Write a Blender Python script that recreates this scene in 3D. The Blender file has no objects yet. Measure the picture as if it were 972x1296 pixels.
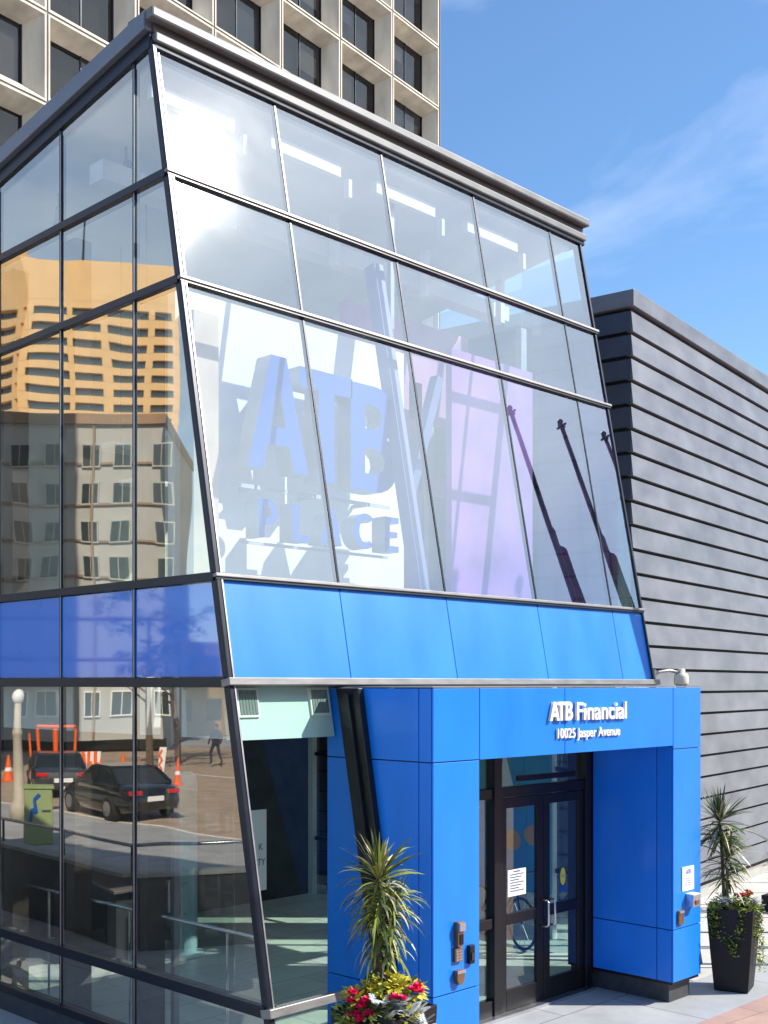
import bpy, bmesh, math, random
from mathutils import Vector, Matrix
R_ = math.radians
random.seed(7)
SC = bpy.context.scene
COL = SC.collection

# ------------------------------------------------------------------ frame of the place
# x runs along the tilted front facade, y runs away from the avenue, z up.
EYE = Vector((0, 0, 3.6))
FWD = Vector((.7145, .6997, 0)); RGT = Vector((.6997, -.7145, 0))
SUN = Vector((.587, -.613, .702)).normalized()
K = .1928                                   # the facade leans back by K metres a metre
UL = 6.33                                   # plane of the side facade
NF = Vector((0, -1, K)).normalized()
def vf(z): return 7.558 + (z - .845) * K    # y of the tilted facade at height z
def fp(u, z, d=0.0): return Vector((u, vf(z), z)) + NF * d
def cam_xy(X, Y, z=0.0):                    # right / forward metres from the viewpoint
    p = RGT * X + FWD * Y
    return Vector((p.x, p.y, z))
def across(X, Y, z=0.0):                    # a place over the side street, as the side glass mirrors it
    p = cam_xy(X, Y, z)
    return Vector((2 * UL - p.x, p.y, z))

# ------------------------------------------------------------------ mesh helpers
class MB:
    def __init__(s): s.v = []; s.f = []; s.m = []
    def add(s, vs, fs, mi=0):
        n = len(s.v); s.v += [Vector(v) for v in vs]
        s.f += [tuple(i + n for i in f) for f in fs]; s.m += [mi] * len(fs); return s
    def hexa(s, c, mi=0):
        return s.add(c, [(0, 3, 2, 1), (4, 5, 6, 7), (0, 1, 5, 4), (1, 2, 6, 5), (2, 3, 7, 6), (3, 0, 4, 7)], mi)
    def box(s, x0, x1, y0, y1, z0, z1, mi=0):
        return s.hexa([(x0, y0, z0), (x1, y0, z0), (x1, y1, z0), (x0, y1, z0), (x0, y0, z1), (x1, y0, z1), (x1, y1, z1), (x0, y1, z1)], mi)
    def fbox(s, u0, u1, z0, z1, d0, d1, mi=0):      # box lying on the tilted facade
        return s.hexa([fp(u0, z0, d1), fp(u1, z0, d1), fp(u1, z0, d0), fp(u0, z0, d0), fp(u0, z1, d1), fp(u1, z1, d1), fp(u1, z1, d0), fp(u0, z1, d0)], mi)
    def prism(s, pts, off, mi=0):
        n = len(pts); off = Vector(off)
        vs = [Vector(p) for p in pts] + [Vector(p) + off for p in pts]
        fs = [tuple(range(n))[::-1], tuple(range(n, 2 * n))] + [(i, (i + 1) % n, n + (i + 1) % n, n + i) for i in range(n)]
        return s.add(vs, fs, mi)
    def obox(s, c, ax, ay, az, mi=0):               # centre and three half vectors
        c = Vector(c); ax = Vector(ax); ay = Vector(ay); az = Vector(az)
        return s.hexa([c - ax - ay - az, c + ax - ay - az, c + ax + ay - az, c - ax + ay - az, c - ax - ay + az, c + ax - ay + az, c + ax + ay + az, c - ax + ay + az], mi)
    def bar(s, a, b, w, h=None, mi=0, up=Vector((0, 0, 1))):
        a = Vector(a); b = Vector(b); d = (b - a); L = d.length; d.normalize()
        sd = d.cross(up)
        if sd.length < 1e-3: sd = Vector((1, 0, 0))
        sd.normalize(); u2 = sd.cross(d)
        return s.obox((a + b) / 2, sd * w / 2, d * L / 2, u2 * (h or w) / 2, mi)
    def tube(s, pts, r, n=8, mi=0, cap=True):
        pts = [Vector(p) for p in pts]; rr = r if isinstance(r, (list, tuple)) else [r] * len(pts)
        rings = []; prev = None
        for i, p in enumerate(pts):
            d = (pts[min(i + 1, len(pts) - 1)] - pts[max(i - 1, 0)]).normalized()
            if prev is None:
                a = d.cross(Vector((0, 0, 1)));
                if a.length < 1e-3: a = Vector((1, 0, 0))
            else: a = prev - d * prev.dot(d)
            a.normalize(); prev = a; b = d.cross(a)
            rings.append([p + (a * math.cos(t) + b * math.sin(t)) * rr[i] for t in [2 * math.pi * k / n for k in range(n)]])
        vs = [q for ring in rings for q in ring]; fs = []
        for i in range(len(pts) - 1):
            for k in range(n):
                fs.append((i * n + k, i * n + (k + 1) % n, (i + 1) * n + (k + 1) % n, (i + 1) * n + k))
        if cap: fs += [tuple(range(n))[::-1], tuple(range((len(pts) - 1) * n, len(pts) * n))]
        return s.add(vs, fs, mi)
    def lathe(s, c, prof, n=20, mi=0):
        c = Vector(c); vs = []
        for r, z in prof:
            vs += [c + Vector((r * math.cos(2 * math.pi * k / n), r * math.sin(2 * math.pi * k / n), z)) for k in range(n)]
        fs = [(i * n + k, i * n + (k + 1) % n, (i + 1) * n + (k + 1) % n, (i + 1) * n + k) for i in range(len(prof) - 1) for k in range(n)]
        fs += [tuple(range(n))[::-1], tuple(range((len(prof) - 1) * n, len(prof) * n))]
        return s.add(vs, fs, mi)
    def ball(s, c, rx, ry, rz, n=10, m=6, mi=0):
        c = Vector(c); vs = [c + Vector((0, 0, -rz))]
        for i in range(1, m):
            t = math.pi * i / m - math.pi / 2
            vs += [c + Vector((rx * math.cos(t) * math.cos(2 * math.pi * k / n), ry * math.cos(t) * math.sin(2 * math.pi * k / n), rz * math.sin(t))) for k in range(n)]
        vs.append(c + Vector((0, 0, rz))); fs = [(0, 1 + (k + 1) % n, 1 + k) for k in range(n)]
        for i in range(m - 2):
            fs += [(1 + i * n + k, 1 + i * n + (k + 1) % n, 1 + (i + 1) * n + (k + 1) % n, 1 + (i + 1) * n + k) for k in range(n)]
        L = len(vs) - 1; o = 1 + (m - 2) * n
        fs += [(o + k, o + (k + 1) % n, L) for k in range(n)]
        return s.add(vs, fs, mi)
    def build(s, name, mats, parent=None, bevel=0, smooth=False, fix=True):
        org = parent_origin(parent)
        me = bpy.data.meshes.new(name)
        me.from_pydata([v - org for v in s.v], [], s.f)
        if not isinstance(mats, (list, tuple)): mats = [mats]
        for m in mats: me.materials.append(m)
        me.polygons.foreach_set('material_index', s.m)
        if fix:
            bm = bmesh.new(); bm.from_mesh(me); bmesh.ops.recalc_face_normals(bm, faces=bm.faces); bm.to_mesh(me); bm.free()
        if smooth: me.polygons.foreach_set('use_smooth', [True] * len(me.polygons))
        o = bpy.data.objects.new(name, me); COL.objects.link(o)
        if parent: o.parent = parent
        if bevel:
            b = o.modifiers.new('bevel', 'BEVEL'); b.width = bevel; b.segments = 2; b.limit_method = 'ANGLE'; b.angle_limit = R_(40)
        return o
def parent_origin(p):
    o = Vector((0, 0, 0))
    while p is not None: o += p.location; p = p.parent
    return o
def tag(o, label=None, cat=None, group=None, kind=None):
    if label: o['label'] = label
    if cat: o['category'] = cat
    if group: o['group'] = group
    if kind: o['kind'] = kind
    return o
def thing(name, loc, label, cat, group=None):
    o = bpy.data.objects.new(name, None); COL.objects.link(o); o.location = loc; o.empty_display_size = .2
    return tag(o, label, cat, group)
def copy_tree(o, parent=None):
    c = o.copy(); COL.objects.link(c)
    if parent: c.parent = parent
    for ch in list(o.children): copy_tree(ch, c)
    return c

# ------------------------------------------------------------------ materials
def new_mat(name):
    m = bpy.data.materials.new(name); m.use_nodes = True; nt = m.node_tree
    return m, nt, nt.nodes['Principled BSDF']
def mat(name, col, rough=.5, metal=0.0, var=.12, scale=3.0, bump=0.0, bscale=60.0, coat=0.0, island=0.0, spec=.5, stretch=(1, 1, 1), emit=0):
    m, nt, p = new_mat(name); N = nt.nodes; L = nt.links
    p.inputs['Roughness'].default_value = rough; p.inputs['Metallic'].default_value = metal
    p.inputs['Coat Weight'].default_value = coat; p.inputs['Coat Roughness'].default_value = .08
    p.inputs['Specular IOR Level'].default_value = spec
    tc = N.new('ShaderNodeTexCoord'); mp = N.new('ShaderNodeMapping'); mp.inputs['Scale'].default_value = stretch
    L.new(tc.outputs['Object'], mp.inputs[0])
    nz = N.new('ShaderNodeTexNoise'); nz.inputs['Scale'].default_value = scale; nz.inputs['Detail'].default_value = 6
    L.new(mp.outputs[0], nz.inputs[0])
    mr = N.new('ShaderNodeMapRange'); mr.inputs[1].default_value = .3; mr.inputs[2].default_value = .7
    mr.inputs[3].default_value = 1 - var; mr.inputs[4].default_value = 1 + var
    L.new(nz.outputs[0], mr.inputs[0])
    mx = N.new('ShaderNodeMix'); mx.data_type = 'RGBA'; mx.blend_type = 'MULTIPLY'; mx.inputs[0].default_value = 1
    mx.inputs[6].default_value = (*col, 1); L.new(mr.outputs[0], mx.inputs[7]); out = mx.outputs[2]
    if island:
        g = N.new('ShaderNodeNewGeometry'); m2 = N.new('ShaderNodeMapRange')
        m2.inputs[3].default_value = 1 - island; m2.inputs[4].default_value = 1 + island
        L.new(g.outputs['Random Per Island'], m2.inputs[0])
        x2 = N.new('ShaderNodeMix'); x2.data_type = 'RGBA'; x2.blend_type = 'MULTIPLY'; x2.inputs[0].default_value = 1
        L.new(out, x2.inputs[6]); L.new(m2.outputs[0], x2.inputs[7]); out = x2.outputs[2]
    L.new(out, p.inputs['Base Color'])
    if rough > .1:
        rr = N.new('ShaderNodeMapRange'); rr.inputs[3].default_value = max(0, rough - .08); rr.inputs[4].default_value = min(1, rough + .08)
        L.new(nz.outputs[0], rr.inputs[0]); L.new(rr.outputs[0], p.inputs['Roughness'])
    if bump:
        n2 = N.new('ShaderNodeTexNoise'); n2.inputs['Scale'].default_value = bscale; n2.inputs['Detail'].default_value = 4
        L.new(mp.outputs[0], n2.inputs[0]); b = N.new('ShaderNodeBump'); b.inputs['Strength'].default_value = bump; b.inputs['Distance'].default_value = .02
        L.new(n2.outputs[0], b.inputs['Height']); L.new(b.outputs[0], p.inputs['Normal'])
    if emit: p.inputs['Emission Color'].default_value = (*col, 1); p.inputs['Emission Strength'].default_value = emit
    return m
def glass(name, tint, base, ior_mult=1.0, wave=.02, haze=.03, hrough=.3, rtint=(1, 1, 1), wscale=.7):
    """clear sheet: sees through, mirrors the street; outer face mirrors, both faces tint"""
    m = bpy.data.materials.new(name); m.use_nodes = True; nt = m.node_tree; N = nt.nodes; L = nt.links; N.clear()
    out = N.new('ShaderNodeOutputMaterial'); tr = N.new('ShaderNodeBsdfTransparent')
    tr.inputs[0].default_value = (*[t ** .5 for t in tint], 1)
    gl = N.new('ShaderNodeBsdfGlossy'); gl.inputs['Roughness'].default_value = .012; gl.inputs[0].default_value = (*rtint, 1)
    gh = N.new('ShaderNodeBsdfGlossy'); gh.inputs['Roughness'].default_value = hrough
    tc = N.new('ShaderNodeTexCoord'); nz = N.new('ShaderNodeTexNoise'); nz.inputs['Scale'].default_value = wscale; nz.inputs['Detail'].default_value = 1
    L.new(tc.outputs['Object'], nz.inputs[0])
    bp = N.new('ShaderNodeBump'); bp.inputs['Strength'].default_value = 1; bp.inputs['Distance'].default_value = wave
    L.new(nz.outputs[0], bp.inputs['Height']); L.new(bp.outputs[0], gl.inputs['Normal'])
    fr = N.new('ShaderNodeFresnel'); fr.inputs[0].default_value = 1.5
    mr = N.new('ShaderNodeMath'); mr.operation = 'MULTIPLY_ADD'; mr.inputs[1].default_value = ior_mult; mr.inputs[2].default_value = base; mr.use_clamp = True
    L.new(fr.outputs[0], mr.inputs[0])
    ge = N.new('ShaderNodeNewGeometry'); sb = N.new('ShaderNodeMath'); sb.operation = 'SUBTRACT'; sb.inputs[0].default_value = 1
    L.new(ge.outputs['Backfacing'], sb.inputs[1]); ml = N.new('ShaderNodeMath'); ml.operation = 'MULTIPLY'
    L.new(mr.outputs[0], ml.inputs[0]); L.new(sb.outputs[0], ml.inputs[1])
    dn = N.new('ShaderNodeTexNoise'); dn.inputs['Scale'].default_value = 1.6; dn.inputs['Detail'].default_value = 8
    L.new(tc.outputs['Object'], dn.inputs[0])
    hz = N.new('ShaderNodeMapRange'); hz.inputs[1].default_value = .35; hz.inputs[2].default_value = .7; hz.inputs[3].default_value = haze * .6; hz.inputs[4].default_value = haze * 1.5
    L.new(dn.outputs[0], hz.inputs[0])
    h1 = N.new('ShaderNodeMath'); h1.operation = 'MULTIPLY'; L.new(hz.outputs[0], h1.inputs[0]); L.new(sb.outputs[0], h1.inputs[1])
    m1 = N.new('ShaderNodeMixShader'); L.new(ml.outputs[0], m1.inputs[0]); L.new(tr.outputs[0], m1.inputs[1]); L.new(gl.outputs[0], m1.inputs[2])
    m2 = N.new('ShaderNodeMixShader'); L.new(h1.outputs[0], m2.inputs[0]); L.new(m1.outputs[0], m2.inputs[1]); L.new(gh.outputs[0], m2.inputs[2])
    L.new(m2.outputs[0], out.inputs[0])
    return m
def paving(name, col, col2, joint, bw, bh, rough=.85, rot=0.0, mortar=.012, offset=0.5, var=.25):
    m, nt, p = new_mat(name); N = nt.nodes; L = nt.links
    tc = N.new('ShaderNodeTexCoord'); mp = N.new('ShaderNodeMapping'); mp.inputs['Rotation'].default_value = (0, 0, rot); L.new(tc.outputs['Object'], mp.inputs[0])
    b = N.new('ShaderNodeTexBrick'); b.offset = offset; b.inputs['Scale'].default_value = 1; b.inputs['Brick Width'].default_value = bw; b.inputs['Row Height'].default_value = bh
    b.inputs['Mortar Size'].default_value = mortar; b.inputs['Mortar Smooth'].default_value = .2; b.inputs['Bias'].default_value = 0
    b.inputs['Color1'].default_value = (*col, 1); b.inputs['Color2'].default_value = (*col2, 1); b.inputs['Mortar'].default_value = (*joint, 1)
    L.new(mp.outputs[0], b.inputs[0])
    n1 = N.new('ShaderNodeTexNoise'); n1.inputs['Scale'].default_value = 1.3; n1.inputs['Detail'].default_value = 9; n1.inputs['Roughness'].default_value = .65; L.new(tc.outputs['Object'], n1.inputs[0])
    n2 = N.new('ShaderNodeTexNoise'); n2.inputs['Scale'].default_value = 90; n2.inputs['Detail'].default_value = 3; L.new(tc.outputs['Object'], n2.inputs[0])
    ad = N.new('ShaderNodeMath'); ad.operation = 'MULTIPLY_ADD'; ad.inputs[1].default_value = .45; L.new(n2.outputs[0], ad.inputs[0]); L.new(n1.outputs[0], ad.inputs[2])
    mr = N.new('ShaderNodeMapRange'); mr.inputs[1].default_value = .4; mr.inputs[2].default_value = .95; mr.inputs[3].default_value = 1 - var; mr.inputs[4].default_value = 1 + var; L.new(ad.outputs[0], mr.inputs[0])
    mx = N.new('ShaderNodeMix'); mx.data_type = 'RGBA'; mx.blend_type = 'MULTIPLY'; mx.inputs[0].default_value = 1
    L.new(b.outputs[0], mx.inputs[6]); L.new(mr.outputs[0], mx.inputs[7]); L.new(mx.outputs[2], p.inputs['Base Color'])
    p.inputs['Roughness'].default_value = rough
    bp = N.new('ShaderNodeBump'); bp.inputs['Strength'].default_value = .35; bp.inputs['Distance'].default_value = .01; L.new(ad.outputs[0], bp.inputs['Height']); L.new(bp.outputs[0], p.inputs['Normal'])
    return m

M = {}
M['glass_front'] = glass('front_glass', (.82, .88, .92), .165, 1.3, wave=.002, haze=.006, hrough=.11, rtint=(.95, .97, 1))
M['glass_low'] = glass('lower_glass', (.80, .90, .86), .0, .7, wave=.002, haze=.004, hrough=.14)
M['glass_side'] = glass('side_glass', (.90, .97, .95), .31, 1.1, wave=.006, haze=.006, rtint=(1, .93, .82), wscale=.55)
M['glass_door'] = glass('door_glass', (.6, .75, .72), .08, 1.0, wave=.001, haze=.004)
M['bulk'] = mat('bulkhead_teal', (.56, .70, .67), .7, var=.05); M['blindslat'] = mat('blind_slat', (.18, .22, .22), .6)
M['glass_tower'] = mat('tower_glass', (.022, .024, .032), .08, .0, var=.6, scale=.3, spec=.5, coat=0)
M['blue'] = mat('blue_panel', (.004, .20, .80), .40, 0, var=.09, scale=1.2, bump=.05, bscale=1.3, coat=.15, stretch=(2, 2, .6))
M['blue_gloss'] = mat('blue_spandrel', (.01, .19, .80), .3, 0, var=.04, coat=1)
M['blue_gloss'].node_tree.nodes['Principled BSDF'].inputs['Coat IOR'].default_value = 2.1
M['blue_gloss'].node_tree.nodes['Principled BSDF'].inputs['Coat Roughness'].default_value = .03
M['dark_frame'] = mat('dark_frame', (.012, .016, .028), .35, .3, var=.15)
M['black'] = mat('black_metal', (.01, .01, .012), .35, .2)
M['silver'] = mat('silver_aluminium', (.38, .38, .40), .38, .75, var=.12, scale=5)
M['silver2'] = mat('pale_aluminium', (.24, .235, .235), .42, .35, var=.14, scale=4, stretch=(1, 1, 4))
M['cap_metal'] = mat('roof_cap_metal', (.15, .155, .165), .45, .3, var=.15, scale=3)
M['bronze'] = mat('bronze_shadow_gap', (.11, .085, .075), .45, .5)
M['gray_fascia'] = mat('grey_fascia', (.16, .19, .24), .4, .3)
M['white'] = mat('white_plaster', (.8, .8, .78), .7, var=.04)
M['ceil'] = mat('ceiling_white', (.72, .76, .76), .8, var=.04)
M['cream'] = mat('cream_wall', (.6, .62, .58), .8, var=.06)
M['lav'] = mat('lavender_steel', (.12, .15, .34), .5, var=.06)
M['purple'] = mat('purple_wall', (.36, .16, .50), .7, var=.35, scale=1.2)
M['pink'] = mat('pink_wall', (.50, .26, .42), .7, var=.12)
M['brown'] = mat('brown_column', (.055, .04, .03), .5, var=.2)
M['darkwall'] = mat('dark_interior_wall', (.05, .05, .055), .6, var=.3)
M['tile'] = paving('interior_tile', (.74, .77, .70), (.68, .71, .64), (.35, .36, .33), 1.2, .6, rough=.35, mortar=.008)
M['letter_face'] = mat('letter_blue', (.003, .10, .42), .45, var=.04)
M['letter_side'] = mat('letter_grey', (.42, .45, .48), .6, var=.05)
M['signwhite'] = mat('sign_white', (.85, .85, .85), .4, var=.02)
M['signtext'] = mat('sign_text', (.12, .16, .25), .5)
M['yellowgreen'] = mat('sticker_yellow', (.6, .65, .12), .5)
M['concrete_t'] = mat('precast_concrete', (.60, .53, .44), .85, var=.24, scale=1.1, bump=.25, bscale=25, stretch=(1, 1, .35))
M['joint'] = mat('tower_joint', (.16, .14, .12), .8)
M['zinc'] = mat('zinc_board', (.165, .17, .195), .45, .15, island=.05, var=.24, scale=1.1, stretch=(1.2, 1.2, 2.2), bump=.05, bscale=5)
M['zincdark'] = mat('zinc_gap', (.012, .013, .016), .7)
M['zincblue'] = mat('zinc_end', (.05, .062, .10), .5, .2, var=.15)  # darker, bluer zinc copy: shade of the sunless end put into the colour
M['plinth'] = mat('plinth_stone', (.05, .052, .06), .5, var=.3, scale=8)
M['walk'] = paving('sidewalk_concrete', (.36, .37, .38), (.31, .32, .335), (.16, .16, .17), 1.9, 1.25, mortar=.010, offset=.5)
M['pink_pave'] = paving('pink_pavers', (.42, .27, .22), (.36, .22, .19), (.17, .13, .12), 1.2, .6, mortar=.006, rot=.1)
M['side_pave'] = paving('side_path_stone', (.52, .50, .47), (.46, .44, .42), (.07, .07, .07), 30, 1.06, mortar=.028, rot=R_(-45.6) * -1, offset=0)
M['asphalt'] = mat('asphalt', (.40, .31, .23), .9, var=.22, scale=2, bump=.3, bscale=120)
M['paint'] = mat('road_paint', (.75, .74, .7), .7, var=.1)
M['kerb'] = mat('kerb_concrete', (.38, .37, .35), .85, var=.12, bump=.2)
M['ground'] = mat('ground', (.16, .15, .13), .9, var=.2)
M['pot'] = mat('pot_black', (.005, .006, .010), .5, 0, var=.3, coat=0, spec=.35)
M['soil'] = mat('soil', (.04, .025, .015), .95, bump=.5)
M['drac'] = mat('spiky_leaf', (.20, .24, .04), .42, var=.2, scale=9, island=.55)
M['drac_dk'] = mat('spiky_leaf_dark', (.05, .085, .025), .38, var=.2, scale=9, island=.6)
M['drac_dry'] = mat('spiky_leaf_dry', (.36, .33, .20), .6, var=.3, scale=9, island=.4)
M['bark'] = mat('stem_bark', (.12, .08, .05), .9, bump=.4)
M['lf_yel'] = mat('leaf_yellow', (.55, .50, .05), .5, island=.35)
M['lf_grn'] = mat('leaf_green', (.06, .13, .02), .5, island=.5)
M['lf_lime'] = mat('leaf_lime', (.32, .38, .07), .5, island=.4)
M['lf_sil'] = mat('leaf_silver', (.50, .54, .54), .7, island=.2)
M['fl_red'] = mat('flower_magenta', (.85, .02, .14), .5, island=.3)
M['fl_org'] = mat('flower_orange', (.7, .2, .04), .5, island=.3)
M['sand'] = mat('sand_tower', (.72, .47, .22), .8, var=.06, scale=.3)
M['pale'] = mat('pale_render', (.44, .45, .43), .8, var=.08, scale=.5)
M['tan'] = mat('tan_brick', (.32, .21, .13), .85, var=.15, scale=.6)
M['win'] = mat('far_window', (.04, .055, .06), .12, 0, spec=.9)
M['carblack'] = mat('car_black', (.008, .008, .01), .2, 0, coat=1, var=0)
M['cargrey'] = mat('car_grey', (.05, .055, .06), .25, .3, coat=1, var=0)
M['carglass'] = mat('car_glass', (.015, .02, .02), .05, 0, spec=1)
M['tyre'] = mat('tyre', (.015, .015, .015), .8)
M['rim'] = mat('rim', (.5, .5, .5), .3, .8)
M['lamp_red'] = mat('tail_lamp', (.6, .01, .01), .3)
M['lamp_wh'] = mat('head_lamp', (.8, .8, .8), .2)
M['orange'] = mat('safety_orange', (.85, .13, .01), .55, var=.08)
M['boxgreen'] = mat('utility_green', (.30, .38, .17), .6, var=.1)
M['bark2'] = mat('tree_bark', (.13, .09, .06), .9, bump=.4)
M['autumn'] = mat('autumn_leaf', (.16, .11, .035), .7, island=.6)
M['cam'] = mat('camera_beige', (.62, .58, .48), .45, var=.05)
M['steel'] = mat('brushed_steel', (.6, .6, .62), .25, .9)
M['copper'] = mat('device_bronze', (.24, .15, .09), .4, .6)
M['teal'] = mat('mural_teal', (.06, .32, .38), .6)
M['mblue'] = mat('mural_blue', (.03, .30, .62), .6)
M['totem'] = mat('totem_blue', (.45, .68, .72), .5, var=.05)
M['stone'] = mat('stone_pale', (.5, .5, .49), .85, var=.2, bump=.4)
M['skin'] = mat('skin', (.45, .27, .18), .6); M['cloth'] = mat('dark_cloth', (.03, .035, .06), .9); M['hair'] = mat('dark_hair', (.02, .015, .01), .8)
M['flag'] = mat('flag_cloth', (.02, .03, .06), .9)

# ------------------------------------------------------------------ glyphs
def to_mesh(cu, name, m, parent, place, side=None):
    """2D curve or text to mesh; place maps (x, y, depth) to world"""
    ob = bpy.data.objects.new('tmp', cu); COL.objects.link(ob)
    dg = bpy.context.evaluated_depsgraph_get(); dg.update()
    me = bpy.data.meshes.new_from_object(ob.evaluated_get(dg)); bpy.data.objects.remove(ob)
    org = parent_origin(parent)
    for v in me.vertices: v.co = place(v.co.x, v.co.y, v.co.z) - org
    me.materials.clear(); me.materials.append(m)
    if side:
        me.materials.append(side)
        for p in me.polygons:
            p.material_index = 0 if p.normal.y < -.7 else 1
    me.update()
    if side:
        for p in me.polygons: p.material_index = 0 if abs(p.normal.y) > .7 else 1
    me.name = name
    o = bpy.data.objects.new(name, me); COL.objects.link(o); o.parent = parent
    return o
def arc(cx, cy, rx, ry, a0, a1, n=10):
    return [(cx + rx * math.cos(R_(a0 + (a1 - a0) * i / n)), cy + ry * math.sin(R_(a0 + (a1 - a0) * i / n))) for i in range(n + 1)]
GL = {   # heavy sans capitals, unit height
 'A': (.80, [[(0, 0), (.20, 0), (.26, .22), (.54, .22), (.60, 0), (.80, 0), (.50, 1), (.30, 1)], [(.305, .38), (.495, .38), (.40, .76)]]),
 'T': (.66, [[(.23, 0), (.43, 0), (.43, .82), (.66, .82), (.66, 1), (0, 1), (0, .82), (.23, .82)]]),
 'B': (.68, [[(0, 0)] + arc(.36, .28, .32, .28, -90, 60) + arc(.34, .75, .29, .25, -40, 90) + [(0, 1)],
             [(.2, .17)] + arc(.34, .29, .14, .12, -90, 90, 6) + [(.2, .41)], [(.2, .59)] + arc(.32, .705, .12, .115, -90, 90, 6) + [(.2, .82)]]),
 'P': (.6, [[(0, 0), (.19, 0), (.19, .34)] + arc(.30, .67, .31, .33, -90, 90) + [(0, 1)], [(.19, .51)] + arc(.28, .67, .13, .16, -90, 90, 6) + [(.19, .83)]]),
 'L': (.5, [[(0, 0), (.5, 0), (.5, .17), (.19, .17), (.19, 1), (0, 1)]]),
 'E': (.52, [[(0, 0), (.52, 0), (.52, .17), (.19, .17), (.19, .42), (.47, .42), (.47, .58), (.19, .58), (.19, .83), (.52, .83), (.52, 1), (0, 1)]]),
 'C': (.66, [arc(.42, .5, .42, .5, 48, 312, 22) + arc(.42, .5, .22, .33, 308, 52, 22)]),
}
def glyph(ch, x, y, h, w, depth, name, m, parent, place, side=None):
    gw, loops = GL[ch]
    cu = bpy.data.curves.new('g', 'CURVE'); cu.dimensions = '2D'; cu.fill_mode = 'BOTH'; cu.extrude = depth / 2
    for lp in loops:
        sp = cu.splines.new('POLY'); sp.points.add(len(lp) - 1); sp.use_cyclic_u = True
        for i, (a, b) in enumerate(lp): sp.points[i].co = (a / gw * w, b * h, 0, 1)
    return to_mesh(cu, name, m, parent, lambda a, b, c: place(a + x, b + y, c + depth / 2), side)
def text(s, x, y, h, w, depth, name, m, parent, place, bold=0.0):
    cu = bpy.data.curves.new('t', 'FONT'); cu.body = s; cu.size = 1; cu.offset = bold
    ob = bpy.data.objects.new('tmp', cu); COL.objects.link(ob); bpy.context.view_layer.update()
    xs = [c[0] for c in ob.bound_box]; x0, x1 = min(xs), max(xs); bpy.data.objects.remove(ob)
    cap = .729
    cu.extrude = depth / 2
    sx = w / (x1 - x0); sy = h / cap
    return to_mesh(cu, name, m, parent, lambda a, b, c: place((a - x0) * sx + x, b * sy + y, c + depth / 2))

# ================================================================== SETTING
def sheet(name, pts, z, m, th=None):
    b = MB()
    if th is None: b.add([(x, y, z) for x, y in pts], [tuple(range(len(pts)))])
    else: b.prism([(x, y, z - th) for x, y in pts], (0, 0, th))
    return tag(b.build(name, m), kind='structure')
sheet('ground', [(-900, -900), (900, -900), (900, 900), (-900, 900)], -.17, M['ground'])
# the avenue runs along x in front, the side street along y at the left
SWL = -4.2      # kerb of the side street
sheet('avenue', [(-400, -24), (400, -24), (400, -8), (-400, -8)], -.14, M['asphalt'])
sheet('side_street', [(-28, -8), (SWL, -8), (SWL, 300), (-28, 300)], -.136, M['asphalt'])
sheet('sidewalk', [(SWL, 6.32), (60, 6.32), (60, 40), (SWL, 40)], 0, M['walk'], .15)
sheet('pink_pavement', [(SWL, -7.7), (60, -7.7), (60, 6.32), (SWL, 6.32)], 0.0, M['pink_pave'], .15)
sheet('kerb', [(SWL - .15, -7.85), (60, -7.85), (60, -7.7), (SWL, -7.7), (SWL, 40), (SWL - .15, 40)], .004, M['kerb'], .16)
sheet('far_sidewalk', [(-36, -8), (-28, -8), (-28, 300), (-36, 300)], 0, M['walk'], .15)
sheet('far_pavement', [(-400, -32), (400, -32), (400, -24), (-400, -24)], 0, M['pink_pave'], .15)
# path to the right of the entrance, between the pavilion and the zinc building
sheet('side_path', [(12.75, 7.25), (40, 7.25), (40, 14.2), (16, 9.72), (15.3, 20), (13.3, 20), (13.3, 9.2), (12.75, 8.3)], .006, M['side_pave'], .004)
lm = MB()
for i in range(30):
    lm.box(-16.2, -16.05, -6 + i * 6, -3 + i * 6, -.133, -.129)
for i in range(60):
    lm.box(-150 + i * 6, -147 + i * 6, -16.1, -15.95, -.137, -.131)
lm.box(-5.2, -5.05, -7, 200, -.133, -.129)
for i in range(9): lm.box(-27 + i * 2.6, -25.8 + i * 2.6, -5.5, -2.8, -.133, -.129)
tag(lm.build('lane_markings', M['paint']), kind='structure')

# ================================================================== PAVILION
PV = thing('glass_pavilion', (UL, 7.5, 0), 'two storey glass corner pavilion with leaning front facade and bright blue band', 'building')
US = [UL, 7.82, 9.38, 10.98, 12.53, 13.22]
VS = [9.53, 10.87, 12.20, 13.53, 14.86, 16.19, 17.5]
VB = 17.5
ZR = [.24, .845, 3.61, 4.54, 7.28, 8.31, 9.55]
def zt(v): return 9.55 - .145 * (v - 9.24)
TH = .014
def side_pane(v0, v1, z0, z1, d, name, m, th=TH, gap=.0):
    """pane on the side facade; v0 None = follows the leaning corner"""
    def a(z): return (vf(z) + gap) if v0 is None else v0
    zt0 = min(z1, zt(a(z1))); zt1 = min(z1, zt(v1))
    if zt1 <= z0 + .02: return None
    pts = [(UL + d, a(z0), z0), (UL + d, v1, z0), (UL + d, v1, zt1), (UL + d, a(zt0), zt0)]
    return MB().prism(pts, (th, 0, 0)).build(name, m, PV)
for zi in range(6):
    z0, z1 = ZR[zi], ZR[zi + 1]
    if zi == 2:
        vv = [None] + VS
        for i in range(len(VS)):
            a = vv[i]
            o = side_pane(a if a is None else a + .006, VS[i] - .006, z0 + .05, z1 - .05, .0, 'spandrel_panel', M['blue_gloss'], .03, gap=.03)
        continue
    vv = [None] + VS
    for i in range(len(VS)):
        side_pane(vv[i], VS[i], z0, z1, .0, 'window_pane', M['glass_side'])
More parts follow.
